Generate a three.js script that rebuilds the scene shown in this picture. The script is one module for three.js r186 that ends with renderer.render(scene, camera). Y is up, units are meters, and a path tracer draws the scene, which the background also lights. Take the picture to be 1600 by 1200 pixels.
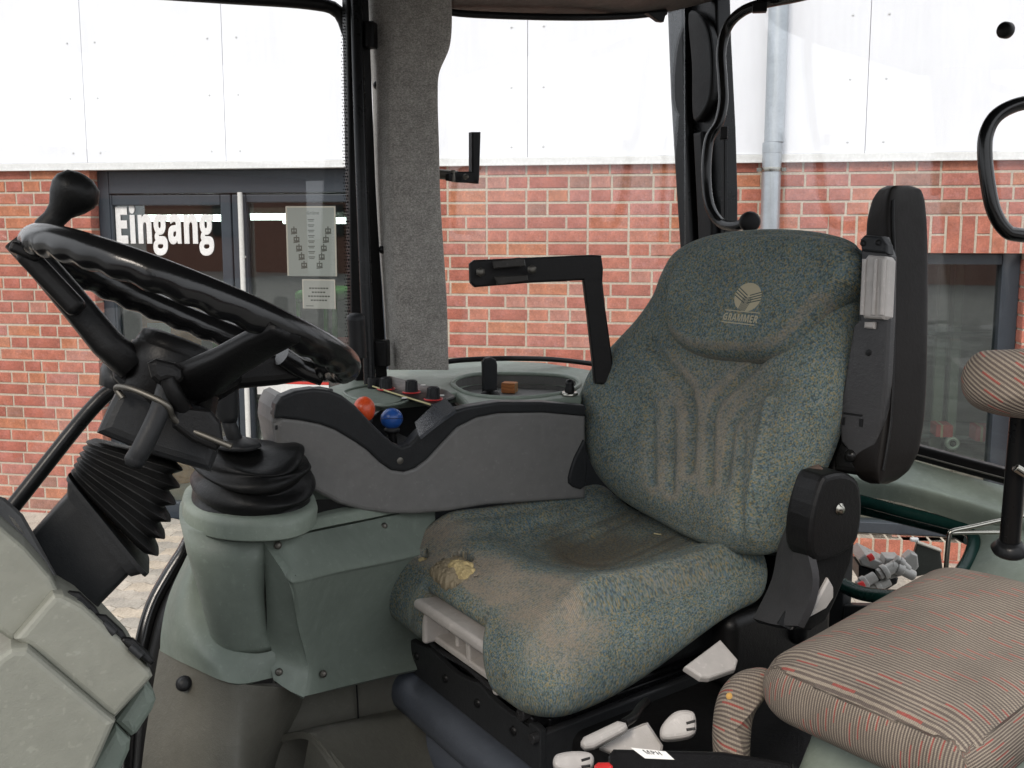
import * as THREE from 'three';
import { mergeGeometries, toCreasedNormals } from 'three/addons/utils/BufferGeometryUtils.js';
import { RoundedBoxGeometry } from 'three/addons/geometries/RoundedBoxGeometry.js';
import { FontLoader } from 'three/addons/loaders/FontLoader.js';
import { TextGeometry } from 'three/addons/geometries/TextGeometry.js';
import { RectAreaLightUniformsLib } from 'three/addons/lights/RectAreaLightUniformsLib.js';
RectAreaLightUniformsLib.init();

/* ---------- camera, sky, sun, exposure ---------- */
const V = (x = 0, y = 0, z = 0) => new THREE.Vector3(x, y, z);
const RAD = Math.PI / 180, FP = 1450, CX = 800, CY = 533, PITCH = 7 * RAD, EYE = V(0, 2.1, 0);
const scene = new THREE.Scene();
const camera = new THREE.PerspectiveCamera(2 * Math.atan(600 / FP) / RAD, 4 / 3, 0.05, 300);
camera.position.copy(EYE); camera.rotation.x = -PITCH;
camera.setViewOffset(1600, 1200, 0, 600 - CY, 1600, 1200);
scene.add(camera);
const renderer = new THREE.WebGLRenderer({ antialias: true });
renderer.toneMapping = THREE.LinearToneMapping;
renderer.toneMappingExposure = 1.98;
renderer.shadowMap.enabled = true;
{ // overcast sky: a soft grey dome, brighter towards the zenith
  const w = 128, h = 64, d = new Float32Array(w * h * 4);
  for (let j = 0; j < h; j++) for (let i = 0; i < w; i++) {
    const el = ((j + .5) / h - .5) * Math.PI, az = (i + .5) / w * Math.PI * 2;
    const cl = 1 + .06 * Math.sin(az * 3 + el * 5) * Math.cos(el) + .04 * Math.sin(az * 7 - el * 9) * Math.cos(el);
    const k = el > 0 ? (.62 + .62 * Math.sin(el)) * cl : .3;
    d.set([k * .965, k * .99, k * 1.03, 1], (j * w + i) * 4);
  }
  const t = new THREE.DataTexture(d, w, h, THREE.RGBAFormat, THREE.FloatType);
  t.mapping = THREE.EquirectangularReflectionMapping; t.magFilter = t.minFilter = THREE.LinearFilter; t.needsUpdate = true;
  scene.background = t; scene.environment = t;
}
const sun = new THREE.DirectionalLight(0xfff3e4, .9);
sun.position.set(-5, 11, 9); sun.target.position.set(0, 1.5, -2);
sun.castShadow = true; sun.shadow.radius = 30; sun.shadow.mapSize.set(2048, 2048);
Object.assign(sun.shadow.camera, { left: -9, right: 9, top: 9, bottom: -9, near: 1, far: 40 });
scene.add(sun, sun.target);

/* ---------- helpers ---------- */
let seed = 7;
const rnd = () => { seed = (seed + 0x6d2b79f5) | 0; let t = Math.imul(seed ^ (seed >>> 15), 1 | seed); t = (t + Math.imul(t ^ (t >>> 7), 61 | t)) ^ t; return ((t ^ (t >>> 14)) >>> 0) / 4294967296; };
const rr = (a, b) => a + (b - a) * rnd();
const clamp = (x, a = 0, b = 1) => Math.min(b, Math.max(a, x));
const sst = (a, b, x) => { const t = clamp((x - a) / (b - a)); return t * t * (3 - 2 * t); };
const mix = (a, b, t) => a + (b - a) * t;
const cR = V(1, 0, 0), cU = V(0, Math.cos(PITCH), -Math.sin(PITCH)), cF = V(0, -Math.sin(PITCH), -Math.cos(PITCH));
const rayOf = (px, py) => cF.clone().addScaledVector(cR, (px - CX) / FP).addScaledVector(cU, -(py - CY) / FP);
const P = (px, py, d) => EYE.clone().addScaledVector(rayOf(px, py), d);      // a measured picture point at a chosen distance
const toPx = (p) => { const q = p.clone().sub(EYE), d = q.dot(cF); return [CX + q.dot(cR) / d * FP, CY - q.dot(cU) / d * FP, d]; };
const hit = (px, py, o, n) => { const r = rayOf(px, py); return EYE.clone().addScaledVector(r, o.clone().sub(EYE).dot(n) / r.dot(n)); };
// the cab's axes: CL to its right-hand side, CFW to its front
const YAW = 30 * RAD, CL = V(-Math.sin(YAW), 0, -Math.cos(YAW)), CFW = V(-Math.cos(YAW), 0, Math.sin(YAW)), UP = V(0, 1, 0);
const cab = (l, f, h) => V(0, h, 0).addScaledVector(CL, l).addScaledVector(CFW, f);
const onSide = (px, py, l = 1.85) => hit(px, py, cab(l, 0, 0), CL);          // on the plane l metres to the right
const onRear = (px, py, f = -1.62) => hit(px, py, cab(0, f, 0), CFW);
const onLevel = (px, py, h) => hit(px, py, V(0, h, 0), UP);

const used = {};
const numbered = (n) => { const k = used[n] = (used[n] ?? -1) + 1; return k ? n + '_' + String(k).padStart(3, '0') : n; };
const bases = new Map();
const baseOf = (o) => { while (o && !bases.has(o)) o = o.parent; return o ? bases.get(o) : V(); };
function tag(o, label, category, group, kind) {
  if (label) o.userData.label = label; if (category) o.userData.category = category;
  if (group) o.userData.group = group; if (kind) o.userData.kind = kind; return o;
}
function thing(name, label, category, base, group) {
  const g = new THREE.Group(); g.name = numbered(name); g.position.copy(base); bases.set(g, base.clone()); scene.add(g);
  return tag(g, label, category, group);
}
function boxUV(geo) {
  const g = geo.index ? geo.toNonIndexed() : geo; if (!g.attributes.normal) g.computeVertexNormals();
  const p = g.attributes.position, n = p.count, uv = new Float32Array(n * 2), a = V(), b = V(), c = V(), nn = V();
  for (let i = 0; i < n; i += 3) {
    a.fromBufferAttribute(p, i); b.fromBufferAttribute(p, i + 1); c.fromBufferAttribute(p, i + 2);
    nn.copy(b).sub(a).cross(c.clone().sub(a)); const ax = Math.abs(nn.x), ay = Math.abs(nn.y), az = Math.abs(nn.z);
    [a, b, c].forEach((q, k) => { const [u, v] = ay >= ax && ay >= az ? [q.x, q.z] : ax >= az ? [q.z, q.y] : [q.x, q.y]; uv[(i + k) * 2] = u; uv[(i + k) * 2 + 1] = v; });
  }
  g.setAttribute('uv', new THREE.BufferAttribute(uv, 2)); return g;
}
const clean = (g) => { const q = g.index ? g.toNonIndexed() : g; for (const k of Object.keys(q.attributes)) if (!['position', 'normal', 'uv'].includes(k)) q.deleteAttribute(k); return q; };
function part(name, geos, mat, parent, keepUV = false) {
  let g = Array.isArray(geos) ? mergeGeometries(geos.map((q) => clean(keepUV ? q : boxUV(q)))) : keepUV ? geos : boxUV(geos);
  const b = baseOf(parent); g.translate(-b.x, -b.y, -b.z);
  const m = new THREE.Mesh(g, mat); m.name = parent ? name : numbered(name); m.castShadow = m.receiveShadow = true;
  (parent || scene).add(m); return m;
}
const basis = (o, x, y, z) => new THREE.Matrix4().makeBasis(x, y, z).setPosition(o);
// frame with z along n, y as near to "up" as it gets
function frame(o, n, up = UP) { const z = n.clone().normalize(), x = up.clone().cross(z).normalize(), y = z.clone().cross(x); return { o, x, y, z, m: basis(o, x, y, z), to: (p) => { const q = p.clone().sub(o); return [q.dot(x), q.dot(y), q.dot(z)]; }, at: (a, b, c = 0) => o.clone().addScaledVector(x, a).addScaledVector(y, b).addScaledVector(z, c) }; }
const trace = (fr, pts) => pts.map(([x, y]) => { const [a, b] = fr.to(hit(x, y, fr.o, fr.z)); return V(a, b, 0); });
function smooth(pts, n = 6, closed = true, tension = .5) { return new THREE.CatmullRomCurve3(pts, closed, 'catmullrom', tension).getPoints(pts.length * n).slice(0, closed ? -1 : undefined); }
// picture outline laid on a real plane, given a real thickness and rounded edges
function slab(fr, pts, depth, bevel = .004, spline = 0, hole) {
  let q = trace(fr, pts); if (spline) q = smooth(q, spline);
  const s = new THREE.Shape(q.map((p) => new THREE.Vector2(p.x, p.y)));
  if (hole) { let hq = trace(fr, hole); if (spline) hq = smooth(hq, spline); s.holes.push(new THREE.Path(hq.map((p) => new THREE.Vector2(p.x, p.y)))); }
  const g = new THREE.ExtrudeGeometry(s, { depth: Math.max(.0005, depth - 2 * bevel), bevelEnabled: bevel > 0, bevelSize: bevel, bevelThickness: bevel, bevelOffset: -bevel, bevelSegments: bevel > .003 ? 3 : 1, curveSegments: 4 });
  g.translate(0, 0, -depth + bevel); g.applyMatrix4(fr.m); return g;
}
function tube(pts, r, seg = 10, closed = false, n = 0, tension = .5) {
  const c = new THREE.CatmullRomCurve3(pts, closed, 'catmullrom', tension), N = n || pts.length * 8;
  const g = new THREE.TubeGeometry(c, N, r, seg, closed); if (closed) return g;
  const caps = [0, 1].map((k) => { const q = new THREE.CircleGeometry(r, seg), t = c.getTangentAt(k); if (!k) t.negate(); q.applyMatrix4(frame(c.getPointAt(k), t, Math.abs(t.y) > .9 ? V(1, 0, 0) : UP).m); return q; });
  return mergeGeometries([g, ...caps].map(clean));
}
// profile of [radius, along] turned about the line from p0 in direction ax
function turned(p0, ax, prof, seg = 28) { const g = new THREE.LatheGeometry(prof.map(([r, y]) => new THREE.Vector2(r, y)), seg); const y = ax.clone().normalize(), x = (Math.abs(y.y) > .9 ? V(1, 0, 0) : UP).clone().cross(y).normalize(); g.applyMatrix4(basis(p0, x, y, x.clone().cross(y))); return g; }
function rod(p0, p1, r0, r1 = r0, ch = .12, seg = 24) { const L = p0.distanceTo(p1), c = Math.min(r0, r1) * ch; return turned(p0, p1.clone().sub(p0), [[0, 0], [r0 - c, 0], [r0, c], [r1, L - c], [r1 - c, L], [0, L]], seg); }
function rbox(o, x, y, z, w, h, d, r = .003, s = 2) { const g = new RoundedBoxGeometry(w, h, d, s, Math.min(r, w / 2.01, h / 2.01, d / 2.01)); g.applyMatrix4(basis(o, x, y, z)); return g; }
const fbox = (fr, c, s, r, n) => rbox(fr.at(...c), fr.x, fr.y, fr.z, ...s, r, n);
// smooth patch through rows of [px, py, distance] with a real thickness behind it
function patch(rows, nu = 24, nv = 24, thick = .01, hard = false) {
  const W = rows.map((r) => r.map((p) => p.isVector3 ? p : P(...p)));
  const lines = W.map((r) => { const c = new THREE.CatmullRomCurve3(r, false, 'centripetal'), o = []; for (let i = 0; i <= nu; i++) o.push(c.getPoint(i / nu)); return o; });
  const pos = []; const grid = [];
  for (let i = 0; i <= nu; i++) { const col = lines.map((l) => l[i]); const c = new THREE.CatmullRomCurve3(col, false, 'centripetal'); grid.push(Array.from({ length: nv + 1 }, (_, j) => c.getPoint(j / nv))); }
  const idx = [], id = (i, j) => i * (nv + 1) + j;
  for (let i = 0; i <= nu; i++) for (let j = 0; j <= nv; j++) pos.push(...grid[i][j].toArray());
  for (let i = 0; i < nu; i++) for (let j = 0; j < nv; j++) idx.push(id(i, j), id(i, j + 1), id(i + 1, j), id(i + 1, j), id(i, j + 1), id(i + 1, j + 1));
  const f = new THREE.BufferGeometry(); f.setAttribute('position', new THREE.Float32BufferAttribute(pos, 3)); f.setIndex(idx); f.computeVertexNormals();
  // make it face the lens side
  const p0 = V().fromBufferAttribute(f.attributes.position, id(nu >> 1, nv >> 1)), n0 = V().fromBufferAttribute(f.attributes.normal, id(nu >> 1, nv >> 1));
  if (n0.dot(EYE.clone().sub(p0)) < 0) { f.setIndex(idx.map((_, k) => idx[k - k % 3 + [0, 2, 1][k % 3]])); f.computeVertexNormals(); }
  if (!thick) return f;
  const I = Array.from(f.index.array), N = f.attributes.normal, M = pos.length / 3, all = pos.slice();
  for (let k = 0; k < M; k++) all.push(pos[3 * k] - N.getX(k) * thick, pos[3 * k + 1] - N.getY(k) * thick, pos[3 * k + 2] - N.getZ(k) * thick);
  const back = []; for (let k = 0; k < I.length; k += 3) back.push(I[k] + M, I[k + 2] + M, I[k + 1] + M);
  const rim = []; const ring = []; for (let i = 0; i <= nu; i++) ring.push(id(i, 0)); for (let j = 1; j <= nv; j++) ring.push(id(nu, j)); for (let i = nu - 1; i >= 0; i--) ring.push(id(i, nv)); for (let j = nv - 1; j > 0; j--) ring.push(id(0, j));
  for (let k = 0; k < ring.length; k++) { const a = ring[k], b = ring[(k + 1) % ring.length]; rim.push(a, a + M, b, b, a + M, b + M); }
  const mk = (ix) => { const q = new THREE.BufferGeometry(); q.setAttribute('position', new THREE.Float32BufferAttribute(all, 3)); q.setIndex(ix); const u = q.toNonIndexed(); return u; };
  const a = f.toNonIndexed(), b = mk(back), c = mk(rim); b.computeVertexNormals(); c.computeVertexNormals();
  return mergeGeometries([a, b, c]);
}
// rings of world points joined into a skin; ends closed
function loft(rings, closeEnds = true, flip = false) {
  const n = rings[0].length, pos = [], idx = []; rings.forEach((r) => r.forEach((p) => pos.push(p.x, p.y, p.z)));
  for (let i = 0; i < rings.length - 1; i++) for (let j = 0; j < n; j++) { const a = i * n + j, b = i * n + (j + 1) % n; idx.push(a, b, a + n, b, b + n, a + n); }
  if (closeEnds) for (const [k, s] of [[0, 1], [rings.length - 1, 0]]) { const c = V(); rings[k].forEach((p) => c.add(p)); c.divideScalar(n); const ci = pos.length / 3; pos.push(c.x, c.y, c.z); for (let j = 0; j < n; j++) { const a = k * n + j, b = k * n + (j + 1) % n; s ? idx.push(ci, b, a) : idx.push(ci, a, b); } }
  if (flip) for (let k = 0; k < idx.length; k += 3) [idx[k + 1], idx[k + 2]] = [idx[k + 2], idx[k + 1]];
  const g = new THREE.BufferGeometry(); g.setAttribute('position', new THREE.Float32BufferAttribute(pos, 3)); g.setIndex(idx); g.computeVertexNormals(); return g;
}
const superRing = (c, ax, ay, n, p = 2) => Array.from({ length: n }, (_, k) => { const t = k / n * Math.PI * 2, q = (x) => Math.sign(x) * Math.pow(Math.abs(x), 2 / p); return c.clone().addScaledVector(ax, q(Math.cos(t))).addScaledVector(ay, q(Math.sin(t))); });
// padded shape: outline (plane coordinates) with a domed front; star-shaped about c
function pillow(fr, out, c, { T = .05, r = .05, back = .05, rings = 40, disp = () => 0, N = 220 } = {}) {
  const crv = new THREE.CatmullRomCurve3(out, true, 'catmullrom', .5), o = crv.getSpacedPoints(N).slice(0, N);
  const pos = [], uv = [], idx = [];
  const add = (t, side, j) => {
    const e = o[j], len = Math.hypot(e.x - c.x, e.y - c.y), d = (1 - t) * len, q = clamp(1 - d / r);
    const k = Math.sqrt(Math.max(0, 1 - q * q)), a = mix(c.x, e.x, t), b = mix(c.y, e.y, t);
    const z = side ? T * k + disp(a, b) * clamp(d / .018) : -back * k;
    const p = fr.at(a, b, z); pos.push(p.x, p.y, p.z);
    const th = Math.asin(clamp(q)), ex = r * (Math.PI / 2 - (side ? 0 : 0)) * 0 + (side ? Math.max(T, r) * (th - q) * 1.15 : Math.max(T, r) * (Math.PI / 2 - 1) * 1.15 + back * (Math.PI / 2 - th)); uv.push(a + (e.x - c.x) / len * ex, b + (e.y - c.y) / len * ex);
  };
  const ts = Array.from({ length: rings + 1 }, (_, i) => { const x = i / rings; return 1 - Math.pow(1 - x, 1.7); });
  for (const t of ts) for (let j = 0; j < N; j++) add(t, 1, j);
  const rb = 10, M = (rings + 1);
  for (let i = 1; i <= rb; i++) for (let j = 0; j < N; j++) add(1 - Math.pow(i / rb, 1.7), 0, j);
  for (let i = 0; i < rings + rb; i++) for (let j = 0; j < N; j++) { const a = i * N + j, b = i * N + (j + 1) % N; idx.push(a, a + N, b, b, a + N, b + N); }
  const g = new THREE.BufferGeometry(); g.setAttribute('position', new THREE.Float32BufferAttribute(pos, 3)); g.setAttribute('uv', new THREE.Float32BufferAttribute(uv, 2)); g.setIndex(idx); g.computeVertexNormals(); return g;
}
// skin of a distance field (surface nets)
function netSkin(f, mn, mx, h, uvOf) {
  const nx = Math.ceil((mx[0] - mn[0]) / h) + 1, ny = Math.ceil((mx[1] - mn[1]) / h) + 1, nz = Math.ceil((mx[2] - mn[2]) / h) + 1;
  const F = new Float32Array(nx * ny * nz), at = (i, j, k) => (k * ny + j) * nx + i;
  for (let k = 0; k < nz; k++) for (let j = 0; j < ny; j++) for (let i = 0; i < nx; i++) F[at(i, j, k)] = f(mn[0] + i * h, mn[1] + j * h, mn[2] + k * h);
  const id = new Int32Array(nx * ny * nz).fill(-1), pos = [], nor = [], uv = [], idx = [], E = .0012;
  for (let k = 0; k < nz - 1; k++) for (let j = 0; j < ny - 1; j++) for (let i = 0; i < nx - 1; i++) {
    let cnt = 0, sx = 0, sy = 0, sz = 0; const v = [];
    for (let c = 0; c < 8; c++) v.push(F[at(i + (c & 1), j + ((c >> 1) & 1), k + (c >> 2))]);
    for (let c = 0; c < 8; c++) for (const b of [1, 2, 4]) if (!(c & b)) { const d = c | b; if ((v[c] < 0) !== (v[d] < 0)) { const t = v[c] / (v[c] - v[d]); sx += (c & 1) + (b === 1 ? t : 0); sy += ((c >> 1) & 1) + (b === 2 ? t : 0); sz += (c >> 2) + (b === 4 ? t : 0); cnt++; } }
    if (!cnt) continue;
    let x = mn[0] + (i + sx / cnt) * h, y = mn[1] + (j + sy / cnt) * h, z = mn[2] + (k + sz / cnt) * h;
    let g; for (let q = 0; q < 2; q++) { const f0 = f(x, y, z); g = [f(x + E, y, z) - f(x - E, y, z), f(x, y + E, z) - f(x, y - E, z), f(x, y, z + E) - f(x, y, z - E)].map((d) => d / (2 * E)); const l2 = g[0] ** 2 + g[1] ** 2 + g[2] ** 2 || 1, s = clamp(f0 / l2, -h * .6, h * .6); x -= g[0] * s; y -= g[1] * s; z -= g[2] * s; }
    const l = Math.hypot(...g) || 1; id[at(i, j, k)] = pos.length / 3; pos.push(x, y, z); nor.push(g[0] / l, g[1] / l, g[2] / l);
    const w = uvOf ? uvOf(x, y, z, g[0] / l, g[1] / l, g[2] / l) : [x, z]; uv.push(w[0], w[1]);
  }
  const quad = (a, b, c, d, fl) => { if (a < 0 || b < 0 || c < 0 || d < 0) return; fl ? idx.push(a, b, c, a, c, d) : idx.push(a, c, b, a, d, c); };
  for (let k = 1; k < nz - 1; k++) for (let j = 1; j < ny - 1; j++) for (let i = 1; i < nx - 1; i++) {
    const s = F[at(i, j, k)] < 0;
    if (s !== (F[at(i + 1, j, k)] < 0)) quad(id[at(i, j - 1, k - 1)], id[at(i, j, k - 1)], id[at(i, j, k)], id[at(i, j - 1, k)], s);
    if (s !== (F[at(i, j + 1, k)] < 0)) quad(id[at(i - 1, j, k - 1)], id[at(i - 1, j, k)], id[at(i, j, k)], id[at(i, j, k - 1)], s);
    if (s !== (F[at(i, j, k + 1)] < 0)) quad(id[at(i - 1, j - 1, k)], id[at(i, j - 1, k)], id[at(i, j, k)], id[at(i - 1, j, k)], s);
  }
  const g = new THREE.BufferGeometry(); g.setAttribute('position', new THREE.Float32BufferAttribute(pos, 3)); g.setAttribute('normal', new THREE.Float32BufferAttribute(nor, 3)); g.setAttribute('uv', new THREE.Float32BufferAttribute(uv, 2)); g.setIndex(idx); return g;
}
const smax = (a, b, k) => { const h = Math.max(k - Math.abs(a - b), 0) / k; return Math.max(a, b) + h * h * k * .25; };
const smin = (a, b, k) => -smax(-a, -b, k);
const sdRect = (x, z, hx, hz, r) => { const a = Math.abs(x) - hx + r, b = Math.abs(z) - hz + r; return Math.min(Math.max(a, b), 0) + Math.hypot(Math.max(a, 0), Math.max(b, 0)) - r; };

/* ---------- textures ---------- */
const hash = (x, y, s) => { let h = Math.imul(x, 374761393) ^ Math.imul(y, 668265263) ^ Math.imul(s, 974634777); h = Math.imul(h ^ (h >>> 13), 1274126177); return ((h ^ (h >>> 16)) >>> 0) / 4294967296; };
const vn = (x, y, per, s) => { const xi = Math.floor(x), yi = Math.floor(y), fx = x - xi, fy = y - yi, m = (a) => ((a % per) + per) % per, u = fx * fx * (3 - 2 * fx), v = fy * fy * (3 - 2 * fy); return mix(mix(hash(m(xi), m(yi), s), hash(m(xi + 1), m(yi), s), u), mix(hash(m(xi), m(yi + 1), s), hash(m(xi + 1), m(yi + 1), s), u), v); };
const fbm = (u, v, f, oct, s) => { let a = 0, w = .5, t = 0; for (let i = 0; i < oct; i++) { a += w * vn(u * f, v * f, f, s + i); t += w; w *= .5; f *= 2; } return a / t; };
function tex(n, fn, srgb, metres, m = n) {
  const d = new Uint8Array(n * m * 4);
  for (let j = 0; j < m; j++) for (let i = 0; i < n; i++) { const c = fn((i + .5) / n, (j + .5) / m), k = (j * n + i) * 4; if (typeof c === 'number') { d[k] = d[k + 1] = d[k + 2] = clamp(c) * 255; } else { d[k] = clamp(c[0], 0, 255); d[k + 1] = clamp(c[1], 0, 255); d[k + 2] = clamp(c[2], 0, 255); } d[k + 3] = 255; }
  const t = new THREE.DataTexture(d, n, m); t.wrapS = t.wrapT = THREE.RepeatWrapping; t.magFilter = THREE.LinearFilter; t.minFilter = THREE.LinearMipmapLinearFilter; t.generateMipmaps = true;
  if (srgb) t.colorSpace = THREE.SRGBColorSpace; if (metres) t.repeat.set(1 / metres, 1 / metres); t.needsUpdate = true; return t;
}
const grainBump = tex(256, (u, v) => .5 * fbm(u, v, 64, 2, 3) + .5 * fbm(u, v, 16, 2, 9), false, .06);
const grimeTone = tex(512, (u, v) => { const a = fbm(u, v, 6, 5, 21), b = fbm(u, v, 48, 3, 31), sc = Math.pow(fbm(u, v * .3, 32, 3, 77), 6) * 3; const scr = hash(Math.floor(u * 512 + 9 * Math.sin(v * 60)), Math.floor(v * 26), 79) > .9985 ? 10 : 0, sp = fbm(u, v, 96, 2, 83) > .80 ? 14 : 0; const k = 234 + 20 * (a - .5) + 16 * (b - .5) + 10 * sc + scr + sp; return [k, k * .995, k * .985]; }, true, .45);
const smudge = tex(512, (u, v) => { const a = fbm(u, v, 5, 5, 41), b = fbm(u, v, 40, 3, 43); return .72 + .3 * (a - .5) + .2 * (b - .5); }, false, .35);
const felt = tex(512, (u, v) => { const a = fbm(u, v, 128, 2, 51), b = fbm(u * 1, v * 1, 14, 4, 53), c = vn(u * 60, v * 256, 60, 5); const k = 158 + 70 * (a - .5) + 26 * (b - .5) + 30 * (c - .5); return [k * 1.02, k, k * .965]; }, true, .22);
const feltBump = tex(256, (u, v) => fbm(u, v, 64, 2, 57), false, .08);
const plastic = (r, g, b, rough = .62, bump = .0003, extra = {}) => new THREE.MeshPhysicalMaterial({ specularIntensity: Math.max(r, g, b) < .06 ? .42 : .85, color: new THREE.Color().setRGB(r, g, b), roughness: rough, map: grimeTone, bumpMap: grainBump, bumpScale: bump, roughnessMap: smudge, side: THREE.DoubleSide, ...extra });
const M = {
  green: plastic(.235, .28, .24, .72), greenDim: plastic(.19, .23, .20, .74), mat: plastic(.115, .112, .094, .9, .0006),
  grey: plastic(.18, .178, .176, .74), charcoal: plastic(.025, .0265, .029, .6), black: plastic(.009, .009, .0096, .55), rubber: plastic(.008, .0082, .0085, .6, .0004),
  gloss: plastic(.007, .0072, .0078, .27, .00008, { specularIntensity: .9 }), paint: plastic(.009, .0095, .0105, .42, .0001), pale: plastic(.50, .475, .46, .6), bluegrey: plastic(.072, .083, .105, .72),
  vinyl: plastic(.010, .0082, .0075, .66, .0002, { specularIntensity: .3 }), metal: new THREE.MeshStandardMaterial({ color: 0x9a9890, metalness: 1, roughness: .32, roughnessMap: smudge }), dullMetal: new THREE.MeshStandardMaterial({ color: 0x6d6a64, metalness: .9, roughness: .5 }),
  orange: plastic(.72, .09, .025, .4, .0001), blue: plastic(.02, .09, .36, .4, .0001), red: plastic(.62, .03, .03, .45, .0001), white: plastic(.78, .78, .77, .5), lining: plastic(.10, .082, .072, .95, .001),
  felt: new THREE.MeshStandardMaterial({ color: new THREE.Color().setRGB(.86, .85, .84), map: felt, bumpMap: feltBump, bumpScale: .0006, roughness: 1 }),
  lower: plastic(.185, .222, .193, .74),  // same plastic as green, with the footwell shade mixed into its colour
  cover: plastic(.265, .272, .235, .74),
  hallGlass: new THREE.MeshPhysicalMaterial({ color: 0xe4ece8, transmission: 1, thickness: 0, roughness: 0, ior: 2.0, side: THREE.DoubleSide }),
  glass: new THREE.MeshPhysicalMaterial({ color: 0xfcfdfe, transmission: 1, thickness: 0, roughness: 0, ior: 1.5, side: THREE.DoubleSide }),
};

/* ---------- ground ---------- */
const WA = 9.5 * RAD, WE = V(Math.cos(WA), 0, Math.sin(WA)), WN = V(-Math.sin(WA), 0, Math.cos(WA)), W0 = V(0, 0, -5.9);
const wall = (s, y, out = 0) => W0.clone().addScaledVector(WE, s).addScaledVector(WN, out).setY(y);
const onWall = (px, py, out = 0) => { const p = hit(px, py, wall(0, 0, out), WN); return [p.clone().sub(W0).dot(WE), p.y]; };
const wallBox = (s0, s1, y0, y1, o0, o1, r = 0) => { const w = s1 - s0, h = y1 - y0, d = o1 - o0; const g = r ? new RoundedBoxGeometry(w, h, d, 2, r) : new THREE.BoxGeometry(w, h, d); g.applyMatrix4(basis(wall((s0 + s1) / 2, (y0 + y1) / 2, (o0 + o1) / 2), WE, UP, WN)); return g; };
{
  const asphalt = new THREE.MeshStandardMaterial({ roughness: .95, map: tex(512, (u, v) => { const k = 118 + 60 * (fbm(u, v, 128, 2, 61) - .5) + 40 * (fbm(u, v, 6, 4, 63) - .5); return [k, k * .985, k * .95]; }, true, 1.6) });
  tag(part('ground', new THREE.PlaneGeometry(260, 260).rotateX(-Math.PI / 2).translate(0, -.004, 0), asphalt, null), null, null, null, 'structure');
  // interlocking zigzag pavers in front of the hall
  const bed = new THREE.MeshStandardMaterial({ color: new THREE.Color().setRGB(.22, .19, .15), roughness: 1, map: grimeTone });
  const pave = part('paving', wallBox(-7, 6, -.06, .012, 0, 2.6), bed, null); tag(pave, null, null, null, 'structure');
  const stoneTex = tex(256, (u, v) => { const k = 196 + 50 * (fbm(u, v, 64, 3, 71) - .5) + 46 * (fbm(u, v, 5, 4, 73) - .5); return [k, k * .955, k * .885]; }, true, .4);
  const mats = [[.70, .69, .685], [.80, .785, .765], [.62, .62, .62], [.82, .77, .71]].map((c) => new THREE.MeshStandardMaterial({ color: new THREE.Color().setRGB(...c), map: stoneTex, roughness: .95 }));
  const A = .1125, B = .225, sh = new THREE.Shape(), zz = [[0, 0], [.056, .022], [.112, 0], [.169, .022], [B, 0]];
  zz.forEach(([x, y], i) => (i ? sh.lineTo(x + .003, y + .003) : sh.moveTo(x + .003, y + .003)));
  [...zz].reverse().forEach(([x, y]) => sh.lineTo(x - .003, y + A - .003)); sh.closePath();
  const stone = new THREE.ExtrudeGeometry(sh, { depth: .05, bevelEnabled: true, bevelSize: .003, bevelThickness: .004, bevelOffset: -.003, bevelSegments: 1 }); stone.rotateX(-Math.PI / 2); boxUV(stone);
  const list = [], rest = [];
  for (let j = 0; j < 22; j++) for (let i = -30; i < 26; i++) {
    const p = wall(i * B + (j % 2) * B / 2, .012, .1 + j * A), q = toPx(p), y = rr(-.0015, .0015);
    const inView = q[0] > 120 && q[0] < 330 && q[1] > 810 && q[1] < 1010 || q[0] > 1320 && q[0] < 1500 && q[1] > 815 && q[1] < 960;
    const m = basis(p.setY(.012 + y), WE, UP, WN); (inView && list.length < 300 ? list : rest).push(m);
  }
  for (const m of list) { const s = new THREE.Mesh(stone, mats[Math.floor(rnd() * 4)]); s.name = 'paving_stone'; s.applyMatrix4(m); s.castShadow = s.receiveShadow = true; pave.add(s); }
  const far = new THREE.InstancedMesh(stone, mats[1], rest.length); rest.forEach((m, i) => far.setMatrixAt(i, m)); far.name = 'paving_stones'; far.userData.kind = 'stuff'; far.castShadow = far.receiveShadow = true; pave.add(far);
}

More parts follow.
